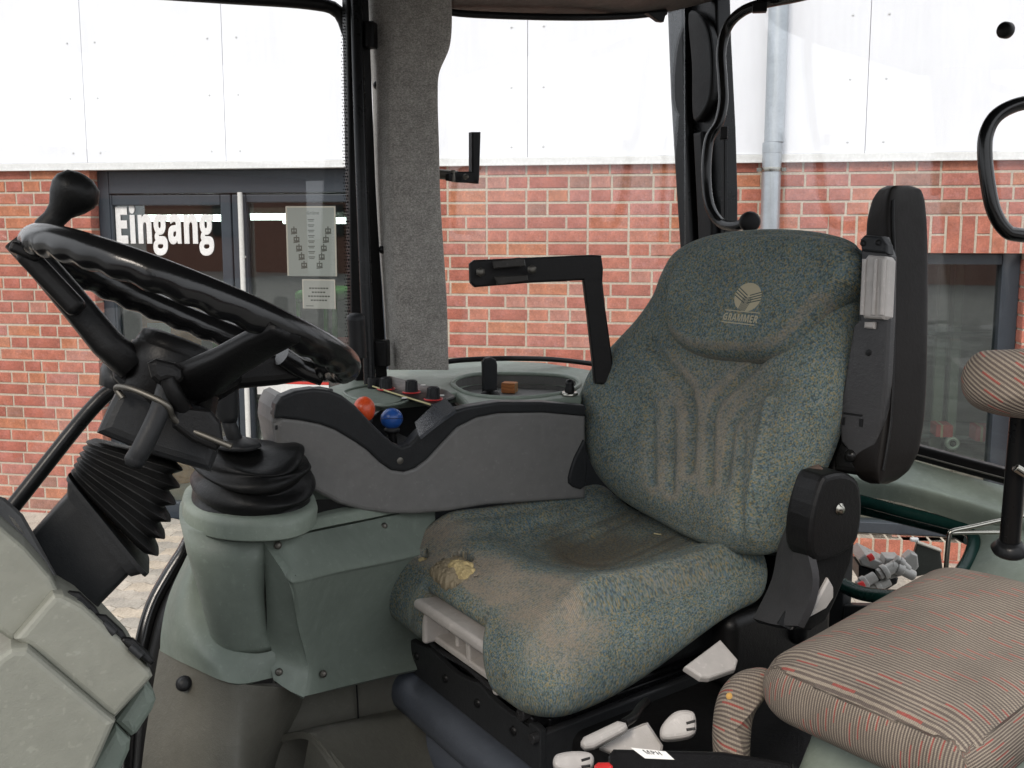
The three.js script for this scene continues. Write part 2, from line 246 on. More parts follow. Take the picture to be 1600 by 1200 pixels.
/* ---------- the hall: brick below, white sheet panels above ---------- */
const yPanel = onWall(800, 258)[1];
const door = { s0: onWall(151, 500)[0], s1: onWall(612, 500)[0], y1: yPanel - .004 };
const win = { s0: onWall(1400, 560)[0], s1: onWall(1594, 560)[0], y0: .2, y1: onWall(1520, 397)[1] };
win.s0 = win.s1 - 1.0;
win.sold = (() => { let y = yPanel - .06; while (y - .0833 > win.y1 + .2) y -= .0833; return y - .0115 - win.y1 - .004; })();
const hall = thing('brick_hall', 'long hall with red brick base, white sheet panels and grey glazed entrance', 'building', wall(0, 0));
const SL = -7, SR = 6, TOPY = 6.2;
{
  const mortar = new THREE.MeshStandardMaterial({ color: new THREE.Color().setRGB(.60, .52, .415), roughness: 1, map: tex(256, (u, v) => { const k = 225 + 70 * (fbm(u, v, 64, 3, 81) - .5); return [k, k, k]; }, true, .3), bumpMap: grainBump, bumpScale: .001 });
  const g = .006;
  const core = part('wall', [wallBox(door.s1 + g, win.s0 - g, .001, yPanel, -.3, -.0045), wallBox(win.s1 + g, SR, .001, yPanel, -.3, -.0045),
    wallBox(win.s0 - g, win.s1 + g, .001, win.y0 - g, -.3, -.0045), wallBox(win.s0 - g, win.s1 + g, win.y1 + g, yPanel, -.3, -.0045)], mortar, hall), side2 = part('wall', wallBox(SL, door.s0 - g, .001, yPanel, -.3, -.0045), mortar, hall);
  // bricks
  const brickTex = [0, 1, 2].map((s) => tex(256, (u, v) => { const a = fbm(u, v, 6, 5, 91 + s * 10), b = fbm(u, v, 64, 2, 95 + s), c = Math.pow(fbm(u, v, 12, 3, 97 + s), 4); const k = 210 + 64 * (a - .5) + 60 * (b - .5); return [k + 30 * c, k + 40 * c * 1.5, k + 60 * c * 1.6]; }, true, .31));
  const tones = [[.50, .17, .11], [.455, .145, .10], [.53, .195, .12], [.48, .18, .135], [.43, .14, .095], [.50, .215, .155], [.36, .17, .12], [.27, .17, .135], [.53, .20, .105]];
  const bm = tones.map((c, i) => new THREE.MeshStandardMaterial({ color: new THREE.Color().setRGB(...c).multiplyScalar(1.14), map: brickTex[i % 3], roughness: .9, bumpMap: brickTex[(i + 1) % 3], bumpScale: .003 }));
  const mk = (w, h) => { const q = new THREE.Shape([[0, 0], [w, 0], [w, h], [0, h]].map((p) => new THREE.Vector2(...p))); const e = new THREE.ExtrudeGeometry(q, { depth: .094, bevelEnabled: true, bevelSize: .003, bevelThickness: .003, bevelOffset: -.003, bevelSegments: 1 }); e.translate(0, 0, -.097); return boxUV(e); };
  const H = .069, geos = {}, geo = (w, h) => geos[w.toFixed(3) + h.toFixed(3)] ??= mk(w, h);
  const bricks = [];
  const lay = (s, y, w, h) => bricks.push([s, y, w, h]);
  const blocked = (y, h) => { const b = []; if (y < door.y1) b.push([door.s0, door.s1]); if (y < win.y1 + win.sold && y + h > win.y0 - .01) b.push([win.s0 - (y > win.y1 - .02 ? .12 : 0), win.s1 + (y > win.y1 - .02 ? .25 : 0)]); if (y < win.y0 && y + h > win.y0 - .12) b.push([win.s0 - .1, win.s1 + .1]); return b; };
  let row = 0;
  for (let y = yPanel - .06; y > -.02; y -= .0833, row++) {
    const runs = []; let a = SL; for (const [p, q] of blocked(y, H).sort((m, n) => m[0] - n[0])) { if (p > a) runs.push([a, p]); a = Math.max(a, q); } runs.push([a, SR]);
    for (const [r0, r1] of runs) {
      let s = r0 + (r0 > SL ? [0, 0, 0][row % 3] : -rr(0, .2)), first = r0 > SL, k = 0;
      while (s < r1 - .03) {
        let w = first ? (row % 2 ? .115 : .24) : rnd() < .3 ? .115 : .24; first = false;
        const left = r1 - s; if (r1 < SR && left - w < .06) w = left; else if (r1 < SR && left - w < .12) w = Math.max(.06, left - .127);
        w = Math.round(w * 100) / 100; if (s + w > r1 + .005 && r1 < SR) w = r1 - s; lay(s, y, w, H); s += w + .0135; k++;
      }
    }
  }
  for (let s = win.s0 - .11, k = 0; s < win.s1 + .24; s += .0833, k++) { const y = win.y1 + .004; if (k % 3 === 1) { const q = (win.sold - .0115) / 2; lay(s, y, H, q); lay(s, y + q + .0115, H, q); } else lay(s, y, H, win.sold); }
  for (let s = win.s0 - .095; s < win.s1 + .02; s += .0833) lay(s, win.y0 - .118, H, .112);
  const vis = [], rest = [];
  for (const b of bricks) { const q = toPx(wall(b[0] + b[2] / 2, b[1] + b[3] / 2)); const [x, y] = q; (y < 880 && ((x > -20 && x < 170 && y < 812) || (x > 670 && x < 1085 && y < 575) || (x > 1100 && x < 1350 && y < 400) || (x > 1430 && x < 1620 && (y < 600 || y > 820))) && vis.length < 300 ? vis : rest).push(b); }
  const sill = [6, 6, 5], tone = (y) => y < win.y0 - .1 && y > win.y0 - .13 ? sill[Math.floor(rnd() * 3)] : tone0(), tone0 = () => { const t = rnd(); return t < .8 ? Math.floor(rnd() * 6) : t < .9 ? 8 : t < .97 ? 6 : 7; };
  for (const [s, y, w, h] of vis) { const m = new THREE.Mesh(geo(w, h), bm[tone(y)]); m.name = 'brick'; m.applyMatrix4(basis(wall(s, y, rr(-.002, .0025)), WE, UP, WN)); m.rotateZ(rr(-.004, .004)); m.position.sub(wall(0, 0)); m.castShadow = m.receiveShadow = true; (s < door.s0 ? side2 : core).add(m); }
  const buckets = [[], [], []]; for (const [s, y, w, h] of rest) { const q = geo(w, h).clone(); q.applyMatrix4(basis(wall(s, y, rr(-.002, .0025)), WE, UP, WN)); buckets[Math.floor(rnd() * 3)].push(q); }
  buckets.forEach((b, i) => { const g2 = mergeGeometries(b); const w0 = wall(0, 0); g2.translate(-w0.x, -w0.y, -w0.z); const m = new THREE.Mesh(g2, bm[[0, 2, 4][i]]); m.name = 'brickwork'; m.userData.kind = 'stuff'; m.castShadow = m.receiveShadow = true; core.add(m); });
  // flashing strip and white panels
  const sheet = new THREE.MeshStandardMaterial({ color: new THREE.Color().setRGB(.85, .86, .885), roughness: .6, map: tex(512, (u, v) => { const k = 244 + 10 * (fbm(u, v, 5, 4, 101) - .5) + 5 * (fbm(u * 1, v * .1, 64, 2, 103) - .5); return [k, k, k * 1.003]; }, true, 1.3), bumpMap: tex(128, (u) => .5 + .5 * Math.sin(u * Math.PI * 2 * 16), false, .16), bumpScale: .00012 });
  part('flashing', [wallBox(SL, SR, yPanel, yPanel + .045, -.05, .035, .004), wallBox(SL, SR, yPanel - .004, yPanel + .001, -.05, .045)], plastic(.8, .81, .81, .45), hall);
  const j0 = onWall(825, 150)[0];
  for (let k = -7; k < 6; k++) {
    const a = j0 + k * 1.0, p = part('cladding_panel', wallBox(a + .0018, a + .9982, yPanel + .047, TOPY, -.06, .02, .001), sheet, hall);
    const sc = []; for (const ss of [.1, .9]) for (let y = yPanel + .11; y < TOPY - .3; y += .36) sc.push(rod(wall(a + ss, y, .02), wall(a + ss, y, .0225), .0075, .0075, .2, 10), rod(wall(a + ss, y, .0225), wall(a + ss, y, .026), .0042, .0042, .2, 6));
    part('screw', sc, plastic(.72, .74, .76, .5), p);
  }
  part('roof_edge', wallBox(SL - .1, SR + .1, TOPY, TOPY + .25, -9.2, .12, .01), plastic(.2, .21, .22), hall);
  // room behind
  const inside = plastic(.5, .5, .48, .8), sh2 = [wallBox(SL, SR, -.05, .006, -9, -.3), wallBox(SL, SR, 3.0, 3.2, -9, -.3), wallBox(SL, SR, -.05, TOPY, -9.2, -9), wallBox(SL - .2, SL, -.05, TOPY, -9.2, -.061), wallBox(SR, SR + .2, -.05, TOPY, -9.2, -.061), wallBox(SL, SR, yPanel, TOPY, -.28, -.062)];
  part('inner_wall', sh2, inside, hall);
  // entrance
  const fr = plastic(.042, .052, .066, .5), { s0, s1, y1 } = door, pxs = (x) => onWall(x, 500)[0], py = (y) => onWall(350, y)[1];
  const dr = part('door', [wallBox(s0, pxs(168), .01, y1, -.2, -.09, .006), wallBox(s1 - .09, s1, .01, y1, -.2, -.09, .006), wallBox(pxs(168) + .001, s1 - .091, py(301), y1, -.2, -.092, .006), wallBox(pxs(168) + .001, s1 - .091, .001, .035, -.2, -.07, .004)], fr, hall);
  const leaf = (a, b, w0, w1, top) => {
    const t = py(303), gl = py(top);
    part('door_leaf', [wallBox(a, a + w0, .04, t, -.17, -.1, .008), wallBox(b - w1, b, .04, t, -.17, -.1, .008), wallBox(a + w0 + .001, b - w1 - .001, gl, t, -.17, -.1, .008), wallBox(a + w0 + .001, b - w1 - .001, .04, .16, -.17, -.1, .008)], fr, dr);
    part('pane', wallBox(a + w0 - .01, b - w1 + .01, .15, gl + .01, -.14, -.134), M.hallGlass, dr);
  };
  leaf(pxs(166), pxs(356), .022, .075, 320); leaf(pxs(358), s1 - .092, .1, .08, 316);
  part('door_handle', [rod(wall(pxs(376), .35, -.055), wall(pxs(376), py(300), -.055), .017), ...[.55, 1.2, 1.9].map((y) => rod(wall(pxs(376), y, -.1), wall(pxs(376), y, -.06), .009))], plastic(.74, .74, .72, .35), dr);
  const font = await new FontLoader().loadAsync('fonts/droid/droid_sans_bold.typeface.json');
  const tx = new TextGeometry('Eingang', { font, size: 1, depth: .004, curveSegments: 6, bevelEnabled: true, bevelSize: .028, bevelThickness: .001, bevelSegments: 1 }); tx.computeBoundingBox(); const bb = tx.boundingBox;
  const [ta, tb] = [onWall(183, 380, -.132), onWall(335, 380, -.132)], hgt = onWall(260, 338, -.132)[1] - onWall(260, 379, -.132)[1];
  tx.translate(-bb.min.x, 0, 0); tx.scale((tb[0] - ta[0]) / (bb.max.x - bb.min.x), hgt / .74, 1); tx.applyMatrix4(basis(wall(ta[0], onWall(182, 379, -.132)[1], -.132), WE, UP, WN));
  part('lettering', tx, plastic(.9, .9, .9, .5), dr);
  const redw = plastic(.6, .05, .04, .5); const ya = py(598), yb = py(620);
  part('warning_strip', [wallBox(pxs(385), pxs(500), yb, ya - .02, -.132, -.129)], M.white, dr); part('warning_stripe', [wallBox(pxs(385), pxs(500), ya - .018, ya, -.132, -.129)], redw, dr);
  // window on the right
  const w = part('window', [wallBox(win.s0, win.s0 + .075, win.y0, win.y1, -.2, -.09, .006), wallBox(win.s1 - .1, win.s1, win.y0, win.y1, -.2, -.09, .006), wallBox(win.s0 + .076, win.s1 - .101, win.y1 - .065, win.y1, -.2, -.091, .006), wallBox(win.s0 + .076, win.s1 - .101, win.y0, win.y0 + .07, -.2, -.091, .006)], fr, hall);
  part('pane', wallBox(win.s0 + .07, win.s1 - .095, win.y0 + .06, win.y1 - .06, -.145, -.139), M.hallGlass, w);
}
// notices on the entrance glass
{
  const can = (w, h, draw) => { const c = document.createElement('canvas'); c.width = w; c.height = h; const g = c.getContext('2d'); draw(g); const t = new THREE.CanvasTexture(c); t.colorSpace = THREE.SRGBColorSpace; return new THREE.MeshStandardMaterial({ map: t, roughness: .7 }); };
  const notice = (x0, x1, y0, y1, label, draw) => {
    const [a, t] = onWall(x0, y0, -.13), [b, u] = onWall(x1, y1, -.13), g = thing('notice', label, 'notice', wall((a + b) / 2, u, -.128), 'notices stuck on the entrance glass');
    const sheet = wallBox(a, b, u, t, -.131, -.1285); part('paper', sheet, plastic(.22, .22, .2, .8), g);
    const q = new THREE.PlaneGeometry(b - a - .004, t - u - .004); q.applyMatrix4(basis(wall((a + b) / 2, (t + u) / 2, -.1275), WE, UP, WN)); part('print', q, can(256, Math.round(256 * (t - u) / (b - a)), draw), g, true);
  };
  notice(446, 527, 322, 432, 'large printed notice on the entrance glass, tree of dark characters', (g) => {
    const H = 348; g.fillStyle = '#6b706b'; g.fillRect(0, 0, 256, H); g.strokeStyle = '#8a877b'; g.lineWidth = 7; g.strokeRect(3, 3, 250, H - 6); g.fillStyle = '#33352f'; g.font = 'bold 22px sans-serif'; g.textAlign = 'center';
    g.fillText('Grüne', 140, 40); for (let i = 0; i < 8; i++) g.fillRect(112, 62 + i * 26, 34, 5), g.fillRect(116, 70 + i * 26, 26, 4);
    g.lineWidth = 6; g.strokeStyle = '#33352f'; for (let i = 0; i < 5; i++) for (const s of [-1, 1]) { const x = 128 + s * (88 - i * 12), y = 110 + i * 42; g.strokeRect(x - 12, y, 24, 16); g.beginPath(); g.moveTo(x - 16, y + 24); g.lineTo(x + 16, y + 20); g.moveTo(x, y - 12); g.lineTo(x, y + 26); g.stroke(); }
  });
  notice(472, 525, 436, 483, 'small printed notice under the large one on the entrance glass', (g) => {
    const H = 227; g.fillStyle = '#747670'; g.fillRect(0, 0, 256, H); g.strokeStyle = '#8f8b80'; g.lineWidth = 8; g.strokeRect(3, 3, 250, H - 6); g.fillStyle = '#2c2d28'; for (const [y, w] of [[60, 150], [90, 110], [120, 170], [150, 130]]) for (let x = 128 - w / 2; x < 128 + w / 2; x += 22) g.fillRect(x, y, 17, 11); g.fillRect(24, 196, 60, 5);
  });
}
// downpipe
{
  const zinc = new THREE.MeshStandardMaterial({ color: new THREE.Color().setRGB(.50, .54, .56), metalness: .7, roughness: .42, map: tex(256, (u, v) => { const k = 232 + 18 * (fbm(u, v, 10, 4, 111) - .5) + 12 * (fbm(u, v, 60, 2, 112) - .5); return [k, k, k * 1.01]; }, true, .5) });
  const s = onWall(1206, 250, .1)[0], g = thing('downpipe', 'grey zinc rainwater pipe down the hall front', 'pipe', wall(s, 0, .1));
  const yj = onWall(1206, 223, .1)[1], yc = onWall(1206, 265, .1)[1];
  part('pipe', [rod(wall(s, .05, .1), wall(s, yj - .002, .1), .055, .055, .02, 32), rod(wall(s, yj - .06, .1), wall(s, yj, .1), .0565, .0565, .02, 32)], zinc, g);
  part('upper_pipe', rod(wall(s + .01, yj + .001, .1), wall(s + .01, TOPY, .1), .0575, .0575, .02, 32), zinc, g);
  part('pipe_clamp', [turned(wall(s, yc, .1), UP, [[.056, -.012], [.06, -.012], [.06, .012], [.056, .012]]), wallBox(s - .085, s - .055, yc - .011, yc + .011, .09, .098), wallBox(s + .055, s + .085, yc - .011, yc + .011, .09, .098), rod(wall(s, yc, 0), wall(s, yc, .045), .007)], M.metal, g);
}
// lit tubes and machines in the showroom behind the entrance
{
  const glow = new THREE.MeshStandardMaterial({ color: 0xffffff, emissive: 0xf4fff8, emissiveIntensity: 3 });
  const lampAt = (x0, x1, py, out, label) => {
    const a = onWall(x0, py, out), b = onWall(x1, py, out), y = a[1], g = thing('tube_lamp', label, 'lamp', wall((a[0] + b[0]) / 2, y, out), 'tube lamps in the showroom');
    part('housing', wallBox(a[0], b[0], y + .032, y + .085, out - .06, out + .06, .004), M.white, g);
    part('tube', rod(wall(a[0] + .02, y, out), wall(b[0] - .02, y, out), .03, .03, .05, 12), glow, g);
    const L = b[0] - a[0], r = new THREE.RectAreaLight(0xf4fff8, 9, L, .06); r.position.copy(wall((a[0] + b[0]) / 2, y - .035, out)).sub(g.position); r.rotation.set(-Math.PI / 2, 0, 0); r.rotateZ(0); g.add(r);
  };
  lampAt(222, 350, 341, -2.2, 'lit tube lamp seen behind the Eingang lettering'); lampAt(385, 478, 339, -2.4, 'lit tube lamp left of the large door notice'); lampAt(440, 640, 345, -3.0, 'lit tube lamp passing behind the large door notice');
  const wheel = (name, g, p, r, w, mat) => { const t = part(name, turned(p.clone().addScaledVector(WN, -w / 2), WN, [[r * .55, 0], [r * .9, 0], [r, w * .2], [r, w * .8], [r * .9, w], [r * .55, w], [r * .5, w * .5], [r * .55, 0]], 24), M.rubber, g); part('rim', turned(p.clone().addScaledVector(WN, -w * .3), WN, [[0, .02], [r * .3, 0], [r * .54, .02], [r * .54, w * .6], [0, w * .6]], 20), mat, t); };
  const mach = (label, cat, name, s, out, col, L, Hh) => {
    const g = thing(name, label, cat, wall(s, 0, out)), m = plastic(...col, .45);
    part('hood', [wallBox(s - L * .5, s + L * .12, Hh * .42, Hh * .68, out - .3, out + .3, .08)], m, g);
    part('cab', [wallBox(s + L * .13, s + L * .42, Hh * .92, Hh, out - .42, out + .42, .05), ...[[.15, -.36], [.15, .36], [.39, -.36], [.39, .36]].map(([a, b]) => wallBox(s + L * a - .02, s + L * a + .02, Hh * .5, Hh * .93, out + b - .02, out + b + .02)), wallBox(s + L * .13, s + L * .45, Hh * .3, Hh * .5, out - .35, out + .35, .04)], m, g);
    part('chassis', wallBox(s - L * .48, s + L * .45, Hh * .25, Hh * .4, out - .2, out + .2, .03), M.charcoal, g);
    for (const b of [-.45, .45]) { wheel('rear_wheel', g, wall(s + L * .3, Hh * .27, out + b), Hh * .27, .28, m); wheel('front_wheel', g, wall(s - L * .32, Hh * .19, out + b), Hh * .19, .2, m); }
  };
  mach('small green tractor behind the left entrance pane', 'tractor', 'green_tractor', -2.75, -3.0, [.08, .32, .04], 1.5, 1.5);
  mach('small red tractor behind the right entrance pane', 'tractor', 'red_tractor', -1.55, -2.4, [.42, .06, .04], 1.3, 1.55);
  mach('small yellow loader behind the door notices', 'loader', 'yellow_loader', -.85, -3.4, [.62, .42, .04], 1.6, 1.9);
  { const p = onWall(268, 478, -1.2), g = thing('orange_bin', 'orange bin behind the left entrance pane, glimpsed through the wheel', 'bin', wall(p[0], 0, -1.2)), m = plastic(.75, .28, .03, .5); part('body', loft([[.01, .15], [p[1] - .04, .19]].map(([y, h]) => superRing(wall(p[0], y, -1.2), WE.clone().multiplyScalar(h), WN.clone().multiplyScalar(h), 32, 6))), m, g); part('lid', wallBox(p[0] - .21, p[0] + .21, p[1] - .039, p[1] + .03, -1.41, -.99, .02), m, g); part('label', wallBox(p[0] - .1, p[0] + .1, p[1] - .3, p[1] - .12, -1.0, -.995), M.white, g); }
  const sg = wall(1.9, 0, -1.0), st = thing('shelf_rack', 'pale upright rack inside the right hand window', 'rack', sg), b = (s0, s1, y0, y1, o0, o1) => wallBox(s0, s1, y0, y1, o0, o1, .004);
  const sw = (px) => onWall(px, 560, -1.0)[0];
  part('upright', [b(sw(1462), sw(1478), .01, 2.6, -1.06, -1.0), b(sw(1486), sw(1500), .01, 2.6, -1.06, -1.0)], plastic(.22, .24, .21), st); part('shelf', [b(sw(1440), sw(1640), 1.35, 1.38, -1.5, -1.0), b(sw(1440), sw(1640), .62, .65, -1.5, -1.0)], plastic(.12, .13, .14), st);
  for (const [x0, x1, y0, y1, c, l] of [[1462, 1490, 665, 683, [.55, .06, .06], 'red parcel low in the right hand window, near the armrest'], [1524, 1556, 668, 690, [.5, .05, .06], 'red parcel low in the right hand window, right of the roll']]) { const p = onWall(x0, y1, -.8), q = onWall(x1, y0, -.8), g = thing('parcel', l, 'box', wall((p[0] + q[0]) / 2, p[1], -.8), 'parcels inside the window'); const m = plastic(...c); part('carton', wallBox(p[0], q[0], p[1], q[1], -.95, -.8, .006), m, g); part('tape', wallBox(p[0] + .03, p[0] + .045, p[1] - .002, q[1] + .002, -.952, -.798), plastic(.5, .4, .25), g); }
  { const p = onWall(1490, 694, -.78), g = thing('tape_roll', 'pale ring shaped roll between the red parcels', 'roll', wall(p[0], p[1], -.8)); part('roll', turned(wall(p[0], p[1], -.84), WN, [[.022, 0], [.045, 0], [.045, .05], [.022, .05], [.022, 0]]), plastic(.6, .62, .58), g); part('core', turned(wall(p[0], p[1], -.835), WN, [[.014, 0], [.021, 0], [.021, .04], [.014, .04], [.014, 0]]), M.charcoal, g); }
  { const p = onWall(1510, 712, -.9), g = thing('workbench', 'grey bench top low behind the right hand window', 'bench', wall(p[0], 0, -.95)); part('bench_top', wallBox(p[0] - .6, p[0] + .5, p[1] - .06, p[1], -1.3, -.72, .006), plastic(.22, .22, .22), g); for (const a of [-.5, .42]) for (const o of [-1.2, -.8]) part('leg', wallBox(p[0] + a - .02, p[0] + a + .02, .01, p[1] - .061, o - .02, o + .02), M.charcoal, g); }
}
// the hall across the yard, mirrored in the panes
{
  const g = thing('opposite_hall', 'brick hall across the yard, seen only in the panes', 'building', V(0, 0, 26));
  part('wall', new THREE.BoxGeometry(60, 4.2, .4).translate(0, 2.1, 26), plastic(.20, .085, .06, .9), g); part('roof', new THREE.BoxGeometry(62, .5, 8).translate(0, 4.46, 29), plastic(.06, .055, .055), g);
  for (let i = -5; i < 6; i++) { const w = part('window', new THREE.BoxGeometry(2, 1.4, .12).translate(i * 5, 2.4, 25.75), M.charcoal, g); part('pane', new THREE.BoxGeometry(1.8, 1.2, .03).translate(i * 5, 2.4, 25.67), plastic(.03, .035, .04, .1), w); }
}

/* ---------- the cab shell ---------- */
const shell = thing('tractor_cab', 'open tractor cab with black framed panes, felt post and green grey consoles', 'cab', cab(1.1, -.8, 1.0));
const side = frame(onSide(700, 400), CL.clone().negate()), rear = frame(onRear(1400, 400), CFW);
const atL = (px, py, l) => onSide(px, py, l);
const sideAt = (l) => frame(onSide(700, 500, l), CL.clone().negate()), rearAt = (f) => frame(onRear(1400, 500, f), CFW);
{
  // panes
  part('door_pane', slab(sideAt(1.9), [[-160, -70], [560, -40], [575, 640], [330, 860], [262, 1230], [-160, 1230]], .005, 0), M.glass, shell);
  part('side_pane', slab(sideAt(1.9), [[640, -10], [1070, -10], [1072, 585], [640, 585]], .005, 0), M.glass, shell);
  part('rear_pane', slab(rearAt(-1.745), [[1090, -60], [1760, -60], [1760, 800], [1118, 640]], .005, 0), M.glass, shell);
  // right door frame
  part('door_frame', [slab(sideAt(1.85), [[541, -40], [575, -40], [588, 300], [606, 590], [566, 640], [551, 560], [547, 300]], .03, .004), tube([P(-200, -40, 1.6), P(100, -22, 1.66), P(340, -6, 1.8), P(480, 4, 1.88), P(528, 18, 1.92), P(547, 60, 1.93)], .014)], M.black, shell);
  part('door_tube', tube([P(556, -30, 1.88), P(560, 120, 1.88), P(567, 330, 1.88), P(578, 600, 1.88)], .0125, 14), M.paint, shell);
  part('hinge', [fbox(frame(P(577, 55, 1.9), WN), [0, 0, 0], [.028, .052, .03], .004), rod(P(577, 36, 1.885), P(577, 75, 1.885), .011)], M.black, shell);
  part('hinge', [fbox(frame(P(596, 552, 1.9), WN), [0, 0, 0], [.03, .055, .03], .004), rod(P(585, 590, 1.87), P(585, 612, 1.87), .014)], M.black, shell);
  part('frit_edge', (() => { const f = sideAt(1.862), o = []; for (let k = 0; k < 110; k++) for (let q = 0; q < 3; q++) { const y = 16 + k * 5, x = 539 + y * .014 - q * 3.2 + (k % 2 ? 1.6 : 0); const [a, b] = f.to(hit(x, y, f.o, f.z)), g = new THREE.CircleGeometry(.0022 - q * .0004, 6); g.translate(a, b, 0); g.applyMatrix4(f.m); o.push(g); } return o; })(), M.black, shell);
  // felt covered post
  const rows = [[-30, 568, 574, 606, 634, 668, 704], [40, 577, 583, 604, 630, 668, 706], [75, 581, 586, 602, 622, 660, 702], [115, 584, 590, 601, 613, 645, 686], [150, 586, 592, 602, 611, 642, 684], [230, 588, 594, 603, 612, 645, 686], [310, 592, 597, 605, 614, 648, 688], [390, 597, 602, 608, 617, 652, 693], [470, 603, 607, 613, 621, 657, 698], [540, 608, 612, 618, 627, 660, 700], [578, 611, 615, 622, 632, 662, 701]]
    .map(([y, a, b, c, d, e, f]) => [[a - 4, y, 2.03], [a, y, 1.97], [b, y, 1.925], [c, y, 1.90], [d, y, 1.885], [e, y, 1.90], [f - 3, y, 1.93], [f, y, 1.96], [f - 3, y, 2.03]]);
  part('post_cover', patch(rows, 40, 60, .006), M.felt, shell);
  for (const [x, y] of [[590, 133], [599, 390]]) part('clip', turned(P(x, y, 1.955), V(.2, .1, 1), [[0, .012], [.006, .011], [.009, .006], [.01, 0]], 14), M.black, shell);
  // roof
  part('roof', [rbox(cab(1.08, -.6, 2.74), CL, UP, CFW.clone().negate(), 1.66, .12, 2.25, .05)], M.charcoal, shell);
  part('roof_lining', patch([[[660, 22, 2.06], [760, 24, 2.13], [880, 26, 2.2], [980, 25, 2.27], [1046, 18, 2.34], [1120, 0, 2.36]], [[660, 8, 2.0], [760, 9, 2.06], [880, 10, 2.12], [980, 9, 2.18], [1046, 3, 2.25], [1130, -16, 2.3]], [[650, -14, 1.86], [760, -14, 1.9], [880, -14, 1.97], [980, -14, 2.02], [1060, -18, 2.1], [1150, -40, 2.15]], [[600, -80, 1.5], [760, -80, 1.55], [880, -80, 1.6], [980, -80, 1.65], [1080, -80, 1.7], [1250, -80, 1.8]]], 30, 16, .012), M.lining, shell);
  part('side_gasket', tube([P(680, 14, 2.02), P(720, 21, 2.05), P(800, 25, 2.1), P(900, 27, 2.16), P(980, 25, 2.25), P(1040, 19, 2.31)], .008, 10), M.black, shell);
  part('side_sill_gasket', tube([P(690, 566, 2.03), P(730, 562, 2.06), P(800, 560, 2.1), P(880, 563, 2.18), P(960, 575, 2.27), P(1060, 600, 2.35)], .006, 8), M.black, shell);
  part('roof_tab', slab(sideAt(1.8), [[1012, 20], [1042, 18], [1038, 34], [1030, 33]], .015, .002), M.black, shell);
  // rear right post
  part('corner_post', [slab(rearAt(-1.66), [[1040, -40], [1118, -40], [1121, 60], [1128, 200], [1131, 300], [1131, 450], [1066, 450], [1056, 300], [1047, 150]], .05, .006),
    slab(rearAt(-1.63), [[1041, -40], [1066, -40], [1072, 200], [1085, 450], [1066, 450], [1056, 300], [1047, 150]], .03, .008)], M.paint, shell);
  part('post_panel', [slab(rearAt(-1.635), [[1074, 20], [1098, 28], [1110, 60], [1113, 120], [1106, 165], [1082, 188], [1079, 100]], .03, .008, 4), slab(rearAt(-1.635), [[1082, 208], [1096, 205], [1100, 300], [1112, 350], [1112, 450], [1094, 450]], .03, .006)], M.black, shell);
  part('grab_handle', tube([P(1290, -16, 2.0), P(1240, -4, 2.08), P(1195, 5, 2.15), P(1160, 18, 2.2), P(1137, 42, 2.24), P(1127, 80, 2.25), P(1129, 125, 2.25), P(1130, 160, 2.25), P(1123, 192, 2.25), P(1109, 216, 2.25), P(1104, 250, 2.25), P(1104, 290, 2.25), P(1110, 325, 2.24), P(1126, 348, 2.22), P(1148, 353, 2.18), P(1172, 346, 2.14)], .0125, 14, false, 160), M.gloss, shell);
  part('handle_flange', [turned(P(1170, 347, 2.15), P(1176, 345, 2.1).sub(P(1166, 348, 2.16)), [[0, 0], [.02, 0], [.024, .004], [.024, .014], [.018, .02], [0, .02]], 24)], M.black, shell);
  part('gasket_clip', fbox(frame(P(1187, 12, 2.12), WN), [0, 0, 0], [.032, .022, .02], .003), M.black, shell);
  part('gasket_clip', fbox(frame(P(1131, 208, 2.22), WN), [0, 0, 0], [.018, .03, .02], .003), M.black, shell);
  part('rear_post_trim', slab(rearAt(-1.64), [[1126, 200], [1132, 215], [1132, 420], [1126, 420]], .012, .002), M.black, shell);
  part('loop_handle', tube([P(1680, 150, 1.5), P(1625, 157, 1.5), P(1585, 165, 1.5), P(1556, 182, 1.5), P(1541, 210, 1.5), P(1539, 245, 1.5), P(1544, 290, 1.5), P(1553, 330, 1.5), P(1570, 358, 1.5), P(1592, 367, 1.5), P(1680, 372, 1.5)], .0115, 14, false, 120), M.gloss, shell);
  part('glass_knob', turned(P(1576, 48, 1.66), CFW, [[0, .02], [.011, .019], [.0145, .014], [.0145, .004], [.01, 0]], 24), M.black, shell);
  part('rear_gasket', [slab(rearAt(-1.62), [[1380, 682], [1440, 698], [1700, 768], [1700, 796], [1590, 763], [1440, 722], [1380, 706]], .02, .004)], M.black, shell);
  part('gasket_bead', tube([onRear(1380, 696, -1.612), onRear(1500, 729, -1.612), onRear(1700, 782, -1.612)], .0018, 6), M.dullMetal, shell);
  // rear shelf and the opening below it
  const rf = rearAt(-1.5);
  part('rear_shelf', patch([[[1300, 690, 1.95], [1400, 712, 1.90], [1500, 741, 1.80], [1620, 772, 1.70], [1750, 806, 1.6]], [[1300, 730, 1.90], [1400, 744, 1.84], [1500, 770, 1.75], [1620, 803, 1.64], [1750, 830, 1.54]], [[1300, 745, 1.87], [1400, 757, 1.81], [1500, 782, 1.72], [1620, 820, 1.61], [1750, 850, 1.5]], [[1300, 770, 1.875], [1400, 784, 1.815], [1500, 815, 1.73], [1620, 850, 1.62], [1750, 880, 1.5]]], 30, 24, .02), M.green, shell);
